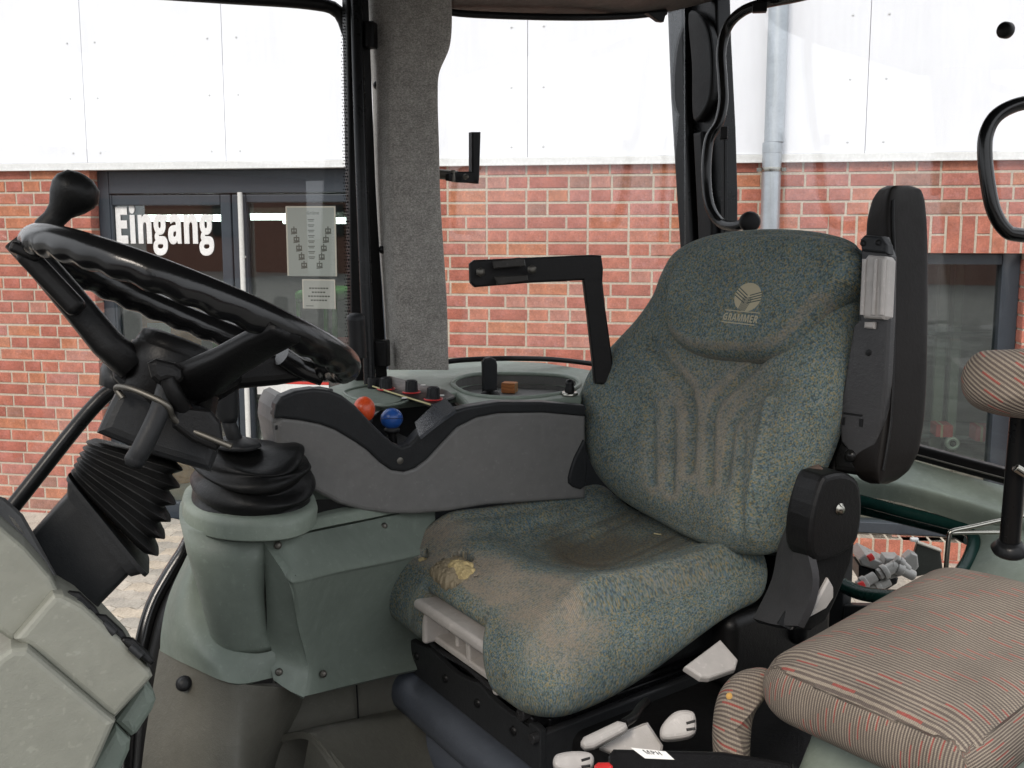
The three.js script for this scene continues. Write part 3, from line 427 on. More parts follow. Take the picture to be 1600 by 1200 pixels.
  part('rear_panel', patch([[[1504, 815, 1.73], [1560, 822, 1.67], [1700, 840, 1.55]], [[1524, 842, 1.70], [1570, 850, 1.63], [1700, 870, 1.5]], [[1514, 875, 1.66], [1560, 880, 1.58], [1700, 900, 1.45]], [[1480, 940, 1.58], [1560, 950, 1.5], [1700, 960, 1.4]], [[1440, 1010, 1.5], [1560, 1010, 1.44], [1700, 1010, 1.35]]], 20, 24, .02), M.green, shell);
  part('opening_seal', tube([P(1330, 778, 1.86), P(1400, 797, 1.81), P(1460, 812, 1.77), P(1505, 825, 1.73), P(1522, 842, 1.7), P(1515, 872, 1.66), P(1494, 905, 1.62), P(1460, 950, 1.56)], .012, 12), plastic(.008, .035, .03, .3), shell);
  part('opening_lip', [tube([P(1330, 792, 1.9), P(1400, 808, 1.85), P(1480, 828, 1.8), P(1512, 842, 1.76)], .012, 10), tube([P(1300, 905, 1.82), P(1340, 925, 1.76), P(1380, 932, 1.7), P(1440, 935, 1.62)], .014, 10)], plastic(.006, .03, .026, .35), shell);
  // right-hand console
  const CH = 1.776, top = frame(onLevel(800, 600, CH), UP, CL), lip = (px, l) => { const q = toPx(onSide(px, 600, l).setY(CH)); return [q[0], q[1]]; };
  const trayHole = [[706, 600], [722, 589], [762, 584], [850, 585], [892, 590], [906, 600], [888, 612], [840, 620], [790, 622], [735, 616]];
  part('console_top', [slab(top, [[604, 576], [650, 570], [700, 567], [760, 562], [850, 566], [920, 577], [1010, 596], lip(1010, 1.78), lip(918, 1.62), lip(908, 1.47), lip(860, 1.46), lip(760, 1.46), lip(728, 1.5), lip(712, 1.62), lip(600, 1.62), lip(540, 1.58), lip(450, 1.545), [430, 640], [445, 628], [520, 602]], .022, .008, 0, smooth(trayHole.map(([x, y]) => V(x, y)), 4).map((p) => [p.x, p.y]))], M.green, shell);
  part('console_tray', [slab(frame(onLevel(800, 600, 1.745), UP, CL), [[690, 600], [720, 580], [860, 576], [920, 590], [912, 612], [880, 628], [720, 632]], .012, 0)], M.grey, shell);
  const holeW = smooth(trayHole.map(([x, y]) => onLevel(x, y, CH + .001)), 4);
  part('tray_rim', tube(holeW, .0045, 8, true, 90), M.green, shell);
  part('tray_wall', (() => { const n = holeW.length, g = []; for (let k = 0; k < n; k++) { const a = holeW[k], b = holeW[(k + 1) % n], q = new THREE.BufferGeometry(); q.setAttribute('position', new THREE.Float32BufferAttribute([a, b, b.clone().setY(1.745), a, b.clone().setY(1.745), a.clone().setY(1.745)].flatMap((p) => p.toArray()), 3)); q.computeVertexNormals(); g.push(q); } return g; })(), plastic(.13, .13, .125, .7), shell);
  part('console_nose', patch([[[436, 616, 1.72], [428, 640, 1.66], [432, 668, 1.62], [520, 668, 1.64]], [[424, 650, 1.7], [418, 665, 1.66], [425, 690, 1.62], [520, 690, 1.64]], [[412, 690, 1.7], [402, 705, 1.66], [410, 730, 1.62], [520, 730, 1.64]], [[404, 760, 1.7], [400, 765, 1.66], [408, 780, 1.62], [520, 780, 1.64]]], 16, 16, .02), M.green, shell);
  part('embossed_panel', [tube([[540, 611], [590, 603], [640, 622], [600, 634], [552, 622]].map(([x, y]) => onLevel(x, y, CH + .001)), .003, 8, true, 60), slab(frame(onLevel(590, 618, CH + .0025), UP, CL), [[546, 612], [590, 606], [630, 621], [600, 631], [556, 621]], .002, .0008, 3)], M.greenDim, shell);
  // switch strip with three rotary knobs
  const strip = part('switch_strip', slab(frame(onLevel(640, 610, CH + .007), UP, CL), [[568, 596], [608, 587], [700, 610], [712, 619], [676, 632], [600, 610]], .007, .002), M.black, shell);
  part('trim_line', tube([[569, 599], [620, 616], [672, 632]].map(([x, y]) => onLevel(x, y, CH + .008)), .0018, 6), plastic(.55, .50, .25), strip);
  for (const [x, y] of [[603, 608], [643, 613], [677, 624]]) {
    const p = onLevel(x, y, CH + .007), k = part('rotary_knob', [turned(p, UP, [[0, .024], [.0085, .024], [.0105, .021], [.0115, .004], [.013, 0]], 20), ...Array.from({ length: 12 }, (_, i) => { const t = i / 12 * 6.283; return rod(p.clone().add(V(Math.cos(t) * .0112, .003, Math.sin(t) * .0112)), p.clone().add(V(Math.cos(t) * .0104, .022, Math.sin(t) * .0104)), .0014, .0012, .1, 6); })], M.charcoal, strip);
    part('scale_ring', (() => { const g = new THREE.TorusGeometry(.0165, .0016, 6, 28, 4.2); g.rotateX(Math.PI / 2); g.rotateY(1.2); g.translate(p.x, p.y + .001, p.z); return g; })(), M.red, k);
  }
  for (const [x, y] of [[661, 602], [632, 622], [690, 618]]) part('lamp_symbol', turned(onLevel(x, y, CH + .0072), UP, [[0, .0012], [.005, .0012], [.0055, 0]], 12), M.white, strip);
  // pedestal, flare, trim panel below the console
  const lvl = (c, rx, rz, p) => superRing(c, V(1, 0, 0).multiplyScalar(rx), V(-.35, 0, -1).normalize().multiplyScalar(rz), 56, p);
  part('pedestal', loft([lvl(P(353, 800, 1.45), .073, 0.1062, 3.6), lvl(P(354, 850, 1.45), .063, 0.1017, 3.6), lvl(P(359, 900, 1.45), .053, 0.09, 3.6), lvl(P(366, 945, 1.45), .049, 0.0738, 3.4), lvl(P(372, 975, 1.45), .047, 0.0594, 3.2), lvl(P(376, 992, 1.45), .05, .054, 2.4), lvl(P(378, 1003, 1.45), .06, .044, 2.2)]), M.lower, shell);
  part('pedestal_rim', loft([lvl(P(388, 806, 1.45), .100, .13, 2.3), lvl(P(388, 803, 1.45), .104, .130, 2.3), lvl(P(389, 785, 1.45), .105, .131, 2.3), lvl(P(389, 775, 1.45), .102, .128, 2.3), lvl(P(389, 773, 1.45), .09, .12, 2.3)]), M.green, shell);
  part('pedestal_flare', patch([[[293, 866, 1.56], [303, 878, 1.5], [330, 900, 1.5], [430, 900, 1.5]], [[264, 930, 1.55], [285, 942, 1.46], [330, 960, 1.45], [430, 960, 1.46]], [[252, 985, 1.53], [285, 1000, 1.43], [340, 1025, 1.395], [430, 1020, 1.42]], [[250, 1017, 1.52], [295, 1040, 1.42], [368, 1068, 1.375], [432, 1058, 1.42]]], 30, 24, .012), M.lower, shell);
  part('console_edge', patch([[[412, 812, 1.4], [450, 812, 1.43], [520, 796, 1.5352], [620, 775, 1.657], [690, 758, 1.72]], [[408, 826, 1.35], [450, 822, 1.37], [520, 806, 1.5002], [620, 785, 1.617], [690, 768, 1.7]], [[408, 844, 1.35], [450, 836, 1.36], [520, 821, 1.4902], [620, 801, 1.607], [690, 785, 1.69]]], 24, 12, .03), M.green, shell);
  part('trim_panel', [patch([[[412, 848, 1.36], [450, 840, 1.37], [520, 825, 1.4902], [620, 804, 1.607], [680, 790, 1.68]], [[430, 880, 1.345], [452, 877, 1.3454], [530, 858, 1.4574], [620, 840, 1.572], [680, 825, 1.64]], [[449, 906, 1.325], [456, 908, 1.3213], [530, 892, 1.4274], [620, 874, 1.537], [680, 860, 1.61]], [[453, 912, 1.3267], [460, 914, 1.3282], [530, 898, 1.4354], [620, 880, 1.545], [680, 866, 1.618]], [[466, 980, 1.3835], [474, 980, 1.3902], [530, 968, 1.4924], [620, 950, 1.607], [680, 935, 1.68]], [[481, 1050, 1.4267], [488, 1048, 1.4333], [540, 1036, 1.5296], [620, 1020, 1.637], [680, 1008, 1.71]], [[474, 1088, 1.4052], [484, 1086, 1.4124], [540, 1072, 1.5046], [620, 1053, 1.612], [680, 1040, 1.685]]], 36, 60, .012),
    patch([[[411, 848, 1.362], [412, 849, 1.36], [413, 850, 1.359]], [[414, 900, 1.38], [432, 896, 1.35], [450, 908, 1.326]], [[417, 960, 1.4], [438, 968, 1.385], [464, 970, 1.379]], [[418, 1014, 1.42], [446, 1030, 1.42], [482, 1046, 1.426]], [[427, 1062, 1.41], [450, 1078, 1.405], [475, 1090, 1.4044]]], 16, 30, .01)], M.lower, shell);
  for (const [x, y, d] of [[432, 830, 1.352], [434, 852, 1.348], [436, 1050, 1.412], [505, 1053, 1.447], [600, 822, 1.57]]) part('screw', [turned(P(x, y, d), EYE.clone().sub(P(x, y, d)), [[0, .004], [.0035, .0038], [.0055, .001], [.006, -.002]], 14), turned(P(x, y, d), EYE.clone().sub(P(x, y, d)), [[0, .0045], [.0018, .0045], [.0018, .003]], 6)], M.dullMetal, shell);
  // floor covering
  part('floor_mat', [patch([[[249, 1014, 1.525], [300, 1041, 1.43], [370, 1067, 1.38], [440, 1074, 1.42], [480, 1070, 1.5]], [[238, 1080, 1.50], [300, 1100, 1.41], [370, 1112, 1.37], [425, 1112, 1.42], [468, 1108, 1.52]], [[226, 1160, 1.47], [300, 1170, 1.38], [370, 1172, 1.35], [408, 1170, 1.4], [440, 1165, 1.5]], [[218, 1230, 1.45], [300, 1235, 1.36], [370, 1235, 1.33], [395, 1235, 1.38], [420, 1235, 1.5]]], 36, 24, .012),
    patch([[[430, 1050, 1.53], [530, 1035, 1.61], [640, 1015, 1.69], [760, 990, 1.78]], [[430, 1150, 1.5], [530, 1128, 1.58], [640, 1105, 1.69], [760, 1080, 1.78]], [[425, 1270, 1.5], [530, 1250, 1.58], [640, 1240, 1.69], [760, 1230, 1.78]]], 12, 12, .01)], M.mat, shell);
  part('floor_joint', tube([P(555, 1040, 1.598), P(558, 1085, 1.598), P(560, 1124, 1.598)], .0015, 5), M.black, shell);
  part('floor_step', [patch([[[430, 1150, 1.5], [530, 1127, 1.58], [640, 1104, 1.69], [760, 1078, 1.78]], [[485, 1147, 1.43], [560, 1135, 1.53], [640, 1128, 1.62], [720, 1120, 1.7]], [[540, 1215, 1.34], [620, 1225, 1.46], [660, 1230, 1.52], [720, 1230, 1.6]]], 16, 16, .01), patch([[[484, 1146, 1.431], [510, 1178, 1.385], [542, 1216, 1.341]], [[470, 1225, 1.43], [500, 1245, 1.385], [540, 1270, 1.34]]], 8, 6, .01)], plastic(.13, .126, .105, .9, .0006), shell);
  part('mat_button', [turned(P(287, 1068, 1.42), EYE.clone().sub(P(287, 1068, 1.42)), [[0, .012], [.006, .0115], [.0085, .008], [.009, .004], [.0115, .003], [.012, -.006]], 20)], M.charcoal, shell);
  // door seal down the far sill
  part('door_seal', tube([P(300, 838, 1.66), P(288, 862, 1.64), P(264, 900, 1.62), P(240, 945, 1.6), P(224, 1000, 1.58), P(214, 1070, 1.57), P(207, 1150, 1.56), P(203, 1240, 1.55)], .0135, 12), M.gloss, shell);
  part('sill_trim', patch([[[292, 860, 1.66], [300, 872, 1.6], [310, 885, 1.57]], [[245, 945, 1.63], [256, 952, 1.57], [270, 960, 1.55]], [[224, 1010, 1.62], [240, 1014, 1.55], [262, 1020, 1.54]], [[210, 1100, 1.6], [226, 1100, 1.53], [250, 1100, 1.53]], [[200, 1240, 1.58], [215, 1240, 1.51], [240, 1240, 1.52]]], 12, 30, .012), M.rubber, shell);
  part('lower_wall', [slab(sideAt(1.9), [[250, 1020], [330, 860], [620, 620], [1100, 640], [1200, 1000], [900, 1230], [180, 1230]], .04, .004), rbox(cab(1.1, -.7, .98), CL, UP, CFW.clone().negate(), 1.5, .05, 2.0, .01)], M.charcoal, shell);
  part('added_firewall', [rbox(cab(1.1, .5, 1.4), CL, UP, CFW.clone().negate(), 1.66, .8, .05, .01), rbox(cab(1.86, .5, 2.1), CL, UP, CFW.clone().negate(), .09, 1.3, .09, .02)], M.charcoal, shell);  // unseen cab front, added to keep light out of the footwell
  part('grab_rail', tube([P(-40, 868, 1.2), P(20, 792, 1.22), P(66, 734, 1.24), P(112, 676, 1.26), P(146, 636, 1.27), P(172, 612, 1.28), P(205, 598, 1.29), P(250, 596, 1.3)], .0105, 14, false, 80), M.paint, shell);
  part('rear_wall', [slab(rearAt(-1.56), [[900, 690], [1180, 700], [1322, 770], [1318, 900], [1300, 1300], [900, 1300]], .03, .004), slab(rearAt(-1.56), [[1318, 945], [1480, 950], [1480, 1300], [1300, 1300]], .03, .004)], M.charcoal, shell);
  part('added_left_sill', [rbox(cab(.3, -1.2, 1.2), CL, UP, CFW.clone().negate(), .1, .9, .9, .03), rbox(cab(.3, -.2, .95), CL, UP, CFW.clone().negate(), .1, .3, 1.4, .03), rbox(cab(.3, -1.66, 1.9), CL, UP, CFW.clone().negate(), .08, 1.7, .1, .02), rbox(cab(.32, .45, 1.9), CL, UP, CFW.clone().negate(), .08, 1.7, .09, .02)], M.charcoal, shell);  // unseen left side and posts, added to darken the interior
  part('seat_box', rbox(cab(.98, -.98, 1.2), CL, UP, CFW.clone().negate(), .5, .3, .5, .02), M.black, shell);
}
// small things of the cab
{
  const g = thing('window_latch', 'black upright latch handle on the rim of the side pane', 'handle', P(740, 285, 2.02)), f = frame(P(740, 275, 2.02), CL.clone().negate());
  part('handle', [slab(f, [[738, 206], [752, 206], [750, 275], [749, 287], [739, 286], [738, 270]], .02, .003)], M.black, g);
  part('arm', [slab(f, [[700, 271], [716, 268], [742, 268], [748, 286], [716, 285], [700, 282]], .014, .002)], M.black, g);
  part('pivot', [rod(P(686, 272, 2.03), P(716, 275, 2.03), .011), rod(P(708, 266, 2.0), P(708, 284, 2.0), .005), turned(P(727, 276, 1.995), CL.clone().negate(), [[0, .008], [.005, .007], [.006, 0]], 12)], M.dullMetal, g);
}
{
  const n = V(.12, .05, 1), f = frame(P(840, 420, 1.745), n), g = thing('monitor_bracket', 'black angled steel bracket standing between post and seat', 'bracket', P(940, 580, 1.745));
  part('post', slab(f, [[911, 432], [941, 432], [946, 480], [957, 560], [958, 600], [930, 600], [926, 560], [917, 480]], .02, .003), M.black, g);
  part('arm', slab(f, [[734, 412], [741, 406], [830, 402], [925, 398], [940, 399], [943, 420], [942, 440], [914, 438], [830, 442], [742, 449], [735, 442]], .035, .004), M.black, g);
  part('clamp_plate', [slab(frame(P(800, 420, 1.705), n), [[770, 408], [812, 402], [820, 405], [822, 416], [772, 420]], .016, .002), slab(frame(P(800, 420, 1.705), n), [[772, 432], [824, 429], [826, 439], [778, 446]], .016, .002)], plastic(.045, .043, .04, .35), g);
  for (const [x, y] of [[751, 425], [831, 421]]) part('bolt', [turned(P(x, y, 1.708), n, [[0, .009], [.005, .009], [.006, .006], [.006, .003], [.009, .003], [.009, 0]], 6)], M.dullMetal, g);
}
{
  const p = onLevel(766, 618, 1.75), g = thing('tray_lever', 'dark upright lever rising from the console tray', 'lever', p), f = frame(P(767, 590, p.clone().sub(EYE).dot(cF)), CL.clone().negate());
  part('grip', slab(f, [[756, 566], [760, 560], [768, 558], [776, 562], [778, 570], [778, 622], [757, 622]], .014, .004), M.charcoal, g);
  part('boot', turned(p, UP, [[0, .012], [.012, .012], [.02, .004], [.022, -.004]], 20), M.rubber, g);
}
{
  const p = onLevel(796, 613, 1.746), g = thing('wooden_block', 'small brown wooden block lying in the console tray', 'block', p);
  const wood = new THREE.MeshStandardMaterial({ roughness: .7, map: tex(128, (u, v) => { const k = .5 + .5 * Math.sin(v * 40 + 6 * fbm(u, v, 4, 3, 131)); return [150 + 30 * k, 92 + 22 * k, 48 + 14 * k]; }, true, .05) });
  part('block', rbox(p.clone().add(V(0, .011, 0)), V(.96, 0, .27), UP, V(-.27, 0, .96), .03, .022, .026, .0015), wood, g);
  part('end_grain', rbox(p.clone().add(V(.0145, .011, .0041)), V(.96, 0, .27), UP, V(-.27, 0, .96), .002, .020, .024, .0008), plastic(.33, .18, .08), g);
}
{
  const p = onLevel(890, 617, 1.777), g = thing('push_switch', 'round black switch with metal collar in the console tray', 'switch', p);
  part('collar', turned(p, UP, [[0, .006], [.014, .006], [.016, .003], [.016, 0]], 24), M.metal, g); part('cap', turned(p, UP, [[.0095, .005], [.0095, .014], [.0075, .018], [.0085, .022], [.007, .029], [0, .031]], 24), M.black, g);
}
{
  const g = thing('door_stalk', 'short dark rubber stalk beside the right door post', 'stalk', P(558, 560, 1.75));
  part('grip', tube([P(560, 560, 1.75), P(558, 530, 1.75), P(556, 498, 1.75)], .0165, 16), M.black, g);
  part('cap', turned(P(556, 500, 1.75), UP, [[.017, 0], [.017, .006], [.012, .012], [0, .014]], 20), M.charcoal, g);
}

/* ---------- steering column and wheel ---------- */
{
  const hub = P(309, 484, 1.08), view = EYE.clone().sub(hub).normalize();
  const xi = V().addScaledVector(cR, .928).addScaledVector(cU, -.373); xi.addScaledVector(view, -xi.dot(view)).normalize();   // along the long axis, as seen
  const m = view.clone().cross(xi).normalize(), a = 5.4 * RAD; if (m.y < 0) m.negate();
  const n = m.clone().multiplyScalar(Math.cos(a)).addScaledVector(view, -Math.sin(a)).normalize();      // wheel axis, upwards
  const zi = xi.clone().cross(n).normalize(), R = .1845;                                               // zi: towards the far side or the near side
  const near = zi.dot(view) > 0 ? zi : zi.clone().negate();
  const W = (u, v, h = 0) => hub.clone().addScaledVector(xi, u).addScaledVector(near, v).addScaledVector(n, h);
  const wheel = thing('steering_wheel', 'black four spoked steering wheel with spinner knob', 'steering wheel', hub);
  const pos = [], idx = [], NT = 240, NP = 20;
  for (let i = 0; i < NT; i++) for (let j = 0; j < NP; j++) {
    const t = i / NT * Math.PI * 2, p = j / NP * Math.PI * 2, r = .0157 + .0013 * Math.cos(t * 34) * Math.pow(Math.max(0, -Math.sin(p)), 1.2) * (Math.sin(p) < 0 ? 1 : 0);
    const q = W((R + r * Math.cos(p)) * Math.cos(t), (R + r * Math.cos(p)) * Math.sin(t), r * 1.12 * Math.sin(p)); pos.push(q.x, q.y, q.z);
    const b = (i + 1) % NT, c = (j + 1) % NP; idx.push(i * NP + j, b * NP + j, i * NP + c, b * NP + j, b * NP + c, i * NP + c);
  }
  const rim = new THREE.BufferGeometry(); rim.setAttribute('position', new THREE.Float32BufferAttribute(pos, 3)); rim.setIndex(idx); rim.computeVertexNormals();
  part('rim', rim, M.gloss, wheel);
  const H = -.075; // the hub lies below the rim
  const spoke = (t, w, hh) => { const c = Math.cos(t), s = Math.sin(t), tx = V().addScaledVector(xi, -s).addScaledVector(near, c), pts = [[.04, H - .012, .03], [.075, H + .002, .024], [.12, H * .62, .018], [.165, H * .28, .017], [.2, -.004, .016]]; return loft(pts.map(([r, h, ww], i) => { const k = Math.max(0, i - 1), e = pts[Math.min(4, i + 1)], f = pts[k], d = V().addScaledVector(xi, c * (e[0] - f[0])).addScaledVector(near, s * (e[0] - f[0])).addScaledVector(n, e[1] - f[1]).normalize(), up = d.clone().cross(tx).normalize(); return superRing(W(r * c, r * s, h), tx.clone().multiplyScalar(ww * w), up.multiplyScalar(hh * (1 - i * .06)), 20, 3); })); };
  for (const [t, w, hh] of [[Math.PI * .97, 1.1, .019], [Math.PI * .36, 1.2, .014], [-.3 * Math.PI, 1.2, .009]]) part('spoke', spoke(t, w, hh), M.black, wheel);
  part('hub', [turned(W(0, 0, H - .05), n, [[0, 0], [.034, 0], [.04, .006], [.05, .045], [.052, .05], [.052, .066], [.049, .068], [.049, .072], [.046, .082], [.04, .086], [0, .088]], 40)], M.black, wheel);
  // spinner knob
  const kp = W(-R * .93, R * .30, .014), kax = n.clone().addScaledVector(xi, .22).addScaledVector(near, .12).normalize(), k = thing('spinner_knob', 'mushroom shaped black spinner knob standing on the wheel rim', 'knob', kp);
  part('knob', turned(kp, kax, [[.012, -.004], [.0135, .002], [.0115, .014], [.013, .024], [.0205, .036], [.0245, .046], [.0245, .054], [.019, .064], [.009, .069], [0, .07]], 32), M.rubber, k);
  part('clamp', [rbox(W(-R * .98, R * .16, -.016), xi, n, near, .03, .012, .06, .004), rbox(W(-R * .80, R * .2, -.034), xi.clone().addScaledVector(n, -.5).normalize(), n.clone().addScaledVector(xi, .5).normalize(), near, .085, .022, .034, .008)], M.black, k);
  part('clip', tube([P(50, 402, 1.0), P(60, 412, .995), P(70, 418, .995), P(84, 432, 1.0)], .004, 8), M.metal, k);
  // column
  const col = thing('steering_column', 'black tilting steering column with rubber bellows and levers', 'steering column', P(100, 930, 1.06));
  const f = frame(P(240, 650, 1.03), EYE.clone().sub(P(240, 650, 1.03)), UP);
  part('column_head', [slab(frame(P(240, 650, 1.02), f.z), [[186, 600], [240, 612], [330, 640], [346, 668], [342, 706], [330, 738], [240, 712], [150, 676], [166, 640]], .11, .012), slab(frame(P(240, 650, 1.04), f.z), [[172, 560], [200, 545], [225, 560], [240, 610], [190, 606], [176, 590]], .07, .012)], M.charcoal, col);
  part('column_neck', loft([[W(0, 0, H - .04), .04], [P(285, 600, 1.09), .044], [P(268, 650, 1.09), .05], [P(250, 700, 1.09), .055]].map(([c, r]) => superRing(c, xi.clone().multiplyScalar(r), near.clone().multiplyScalar(r), 28, 2.4))), M.black, col);
  part('side_cover', [slab(frame(P(310, 660, 1.0), f.z), [[268, 634], [330, 640], [346, 660], [350, 690], [338, 706], [300, 690], [270, 668]], .03, .006)], M.black, col);
  part('tilt_bar', tube([P(192, 622, 1.0), P(182, 606, 1.0), P(200, 606, .985), P(232, 618, .98), P(262, 634, .98), P(270, 652, .99), P(290, 668, 1.0), P(330, 685, 1.0), P(362, 698, 1.0)], .0034, 10, false, 90), M.dullMetal, col);
  part('tilt_lever', [tube([P(262, 600, 1.0), P(250, 640, .985), P(236, 672, .975), P(222, 700, .97), P(212, 716, .97)], .0105, 16), turned(P(213, 714, .97), P(208, 726, .97).sub(P(213, 714, .97)), [[.0105, 0], [.011, .004], [.008, .01], [0, .012]], 16)], M.charcoal, col);
  part('column_stalk', [tube([P(300, 660, 1.02), P(275, 620, .99), P(262, 590, .985)], .009, 12), slab(frame(P(262, 582, .98), f.z), [[230, 566], [244, 559], [274, 566], [288, 576], [288, 592], [278, 600], [262, 596], [248, 600], [236, 590]], .02, .007)], M.black, col);
  part('far_stalk', [tube([P(340, 560, 1.15), P(400, 566, 1.18), P(450, 570, 1.2), P(495, 580, 1.22)], .012, 12), tube([P(440, 556, 1.17), P(470, 575, 1.19), P(505, 588, 1.2)], .013, 12)], M.gloss, col);
  part('far_shroud', [slab(frame(P(370, 590, 1.16), f.z), [[300, 560], [400, 548], [470, 560], [510, 588], [440, 600], [376, 606], [320, 640], [280, 640]], .06, .012)], M.black, col);
  part('side_pod', loft([superRing(P(186, 556, 1.15), xi.clone().multiplyScalar(.014), near.clone().multiplyScalar(.03), 20), superRing(P(182, 585, 1.14), xi.clone().multiplyScalar(.02), near.clone().multiplyScalar(.04), 20), superRing(P(180, 610, 1.13), xi.clone().multiplyScalar(.02), near.clone().multiplyScalar(.04), 20)]), M.charcoal, col);
  // bellows: folds fan out from the wheel side to the base
  const rings = [], NB = 6, dv = f.z.clone().negate();
  for (let i = 0; i <= NB * 2; i++) {
    const t = i / (NB * 2), tt = i % 2 ? 1 : 0, L = [mix(134, 104, Math.pow(t, .8)), mix(686, 742, t)], Rr = [mix(290, 244, Math.pow(t, 1.5)), mix(724, 890, t)];
    const d = mix(1.05, 1.0, t), pl = P(...L, d), pr = P(...Rr, d), c = pl.clone().add(pr).multiplyScalar(.5).addScaledVector(dv, .075), ax = pr.sub(pl).multiplyScalar(.5), s = tt ? 1.0 : .84;
    rings.push(superRing(c.addScaledVector(ax, tt ? 0 : -.08), ax.clone().multiplyScalar(s), dv.clone().multiplyScalar(.082 * (tt ? 1 : .9)), 64, 4.5));
  }
  const dense = []; for (let i = 0; i < rings.length; i++) { const k = i % 2 ? .06 : .16; if (i > 0) dense.push(rings[i].map((p, j) => p.clone().lerp(rings[i - 1][j], k))); if (i < rings.length - 1) dense.push(rings[i].map((p, j) => p.clone().lerp(rings[i + 1][j], k))); }
  part('bellows', loft(dense), M.rubber, col);
  const bx = (L, Rr, d, w, dd) => { const pl = P(...L, d), pr = P(...Rr, d); return superRing(pl.clone().add(pr).multiplyScalar(.5).addScaledVector(dv, .075), pr.sub(pl).multiplyScalar(.5 * w), dv.clone().multiplyScalar(dd), 48, 8); };
  part('bellows_frame', [loft([bx([104, 742], [233, 900], 1.0, 1, .084), bx([101, 748], [228, 905], 1.0, 1, .084)]), loft([bx([103, 752], [226, 900], 1.0, 1, .08), bx([102, 772], [206, 905], 1.0, 1, .08)])].map((q) => toCreasedNormals(q.toNonIndexed(), .6)), M.charcoal, col);
  part('column_base', toCreasedNormals(loft([bx([103, 770], [205, 900], 1.0, 1, .074), bx([44, 836], [158, 948], 1.0, 1, .074), bx([-30, 930], [80, 1050], 1.0, 1, .072)]).toNonIndexed(), .6), M.charcoal, col);
}
/* dash cover at the lower left, nearest to the lens */
{
  const g = thing('dash_cover', 'stepped green grey plastic cover round the column foot', 'cover', P(60, 1150, .9));
  const pl = (l) => frame(onSide(100, 1000, l), CL.clone().negate().addScaledVector(UP, .15).normalize());
  part('upper_shell', slab(pl(.98), [[-60, 740], [0, 822], [40, 856], [80, 902], [91, 922], [86, 938], [20, 1004], [0, 990], [-60, 950]], .2, .006), M.cover, g);
  part('middle_shell', slab(pl(.96), [[84, 928], [100, 930], [130, 946], [190, 1000], [236, 1048], [240, 1058], [232, 1068], [180, 1124], [168, 1118], [46, 1014], [22, 1000]], .2, .007), M.cover, g);
  part('lower_shell', slab(pl(.945), [[-60, 1080], [0, 1026], [18, 1014], [44, 1012], [168, 1118], [182, 1128], [150, 1200], [120, 1260], [-60, 1260]], .2, .007), M.cover, g);
  part('end_piece', [slab(pl(1.0), [[226, 1064], [242, 1082], [246, 1096], [240, 1112], [216, 1148], [206, 1154], [180, 1130]], .14, .01), slab(pl(1.0), [[182, 1132], [206, 1158], [204, 1176], [180, 1230], [120, 1260], [140, 1200]], .14, .01)], M.greenDim, g);
  for (const [x, y] of [[128, 944], [170, 980], [212, 1016]]) { const o = P(x, y, .93), fr = frame(o, EYE.clone().sub(o)), c = (a, b) => [x + a, y + b];
    const v = part('vent_clip', [slab(fr, [c(-26, -14), c(-20, -22), c(-4, -20), c(22, 4), c(30, 18), c(24, 24), c(14, 18), c(-14, -4)], .03, .004, 0), slab(frame(P(x, y, .95), fr.z), [c(-22, -12), c(-10, -14), c(22, 14), c(16, 22), c(-16, 0)], .02, .003)], M.black, g); part('pin', rod(P(x - 8, y - 6, .925), P(x + 10, y + 10, .925), .004), M.charcoal, v); }
  part('top_gusset', [slab(frame(P(40, 830, .99), EYE.clone().sub(P(40, 830, .99))), [[-20, 770], [8, 778], [36, 804], [62, 850], [94, 908], [80, 902], [40, 856], [-20, 800]], .012, .003, 0, [[8, 800], [26, 808], [44, 840], [20, 826]])], plastic(.09, .09, .092), g);
}
/* gear lever */
{
  const b = P(388, 800, 1.45), g = thing('gear_lever', 'dark gear lever rising from a folded rubber boot', 'lever', b);
  const ring = (px, py, d, rx, rz, tilt = 0) => superRing(P(px, py, d), V(1, tilt, 0).multiplyScalar(rx), V(-.3, 0, -1).normalize().multiplyScalar(rz), 48, 2.1);
  const rs = [[389, 796, .09, .114], [389, 790, .096, .121], [390, 780, .097, .122], [391, 774, .092, .115], [392, 767, .09, .112], [394, 763, .095, .119], [395, 754, .098, .122], [394, 744, .092, .112], [393, 740, .082, .10], [392, 736, .086, .105], [392, 730, .094, .115], [392, 722, .09, .11], [391, 719, .078, .098], [391, 716, .082, .10], [392, 709, .084, .10], [391, 702, .076, .088], [386, 699, .055, .06], [380, 696, .035, .04], [376, 694, .02, .02]];
  const rag = (r, i) => r.map((p, j) => { const t = j / r.length * 6.283; return p.clone().add(V(0, .006 * Math.sin(t * 2 + 1.2) * (i > 3 ? 1 : 0) + .004 * Math.sin(t * 3 + i), 0)); });
  part('boot', loft(rs.map((q, i) => rag(ring(q[0], q[1], 1.45, q[2], q[3]), i))), M.rubber, g);
  part('boot_collar', loft([ring(372, 700, 1.42, .03, .03), ring(372, 696, 1.42, .036, .036), ring(371, 690, 1.42, .034, .034), ring(366, 684, 1.42, .018, .018), ring(364, 682, 1.42, .012, .012)]), M.charcoal, g);
  part('lever', [tube([P(372, 695, 1.42), P(362, 674, 1.41), P(356, 655, 1.41)], .011, 14), loft([[356, 658, .014], [354, 648, .0185], [351, 630, .021], [348, 606, .025], [345, 585, .027], [343, 570, .02], [342, 562, .004]].map(([x, y, r]) => ring(x, y, 1.41, r, r)))], M.charcoal, g);
}
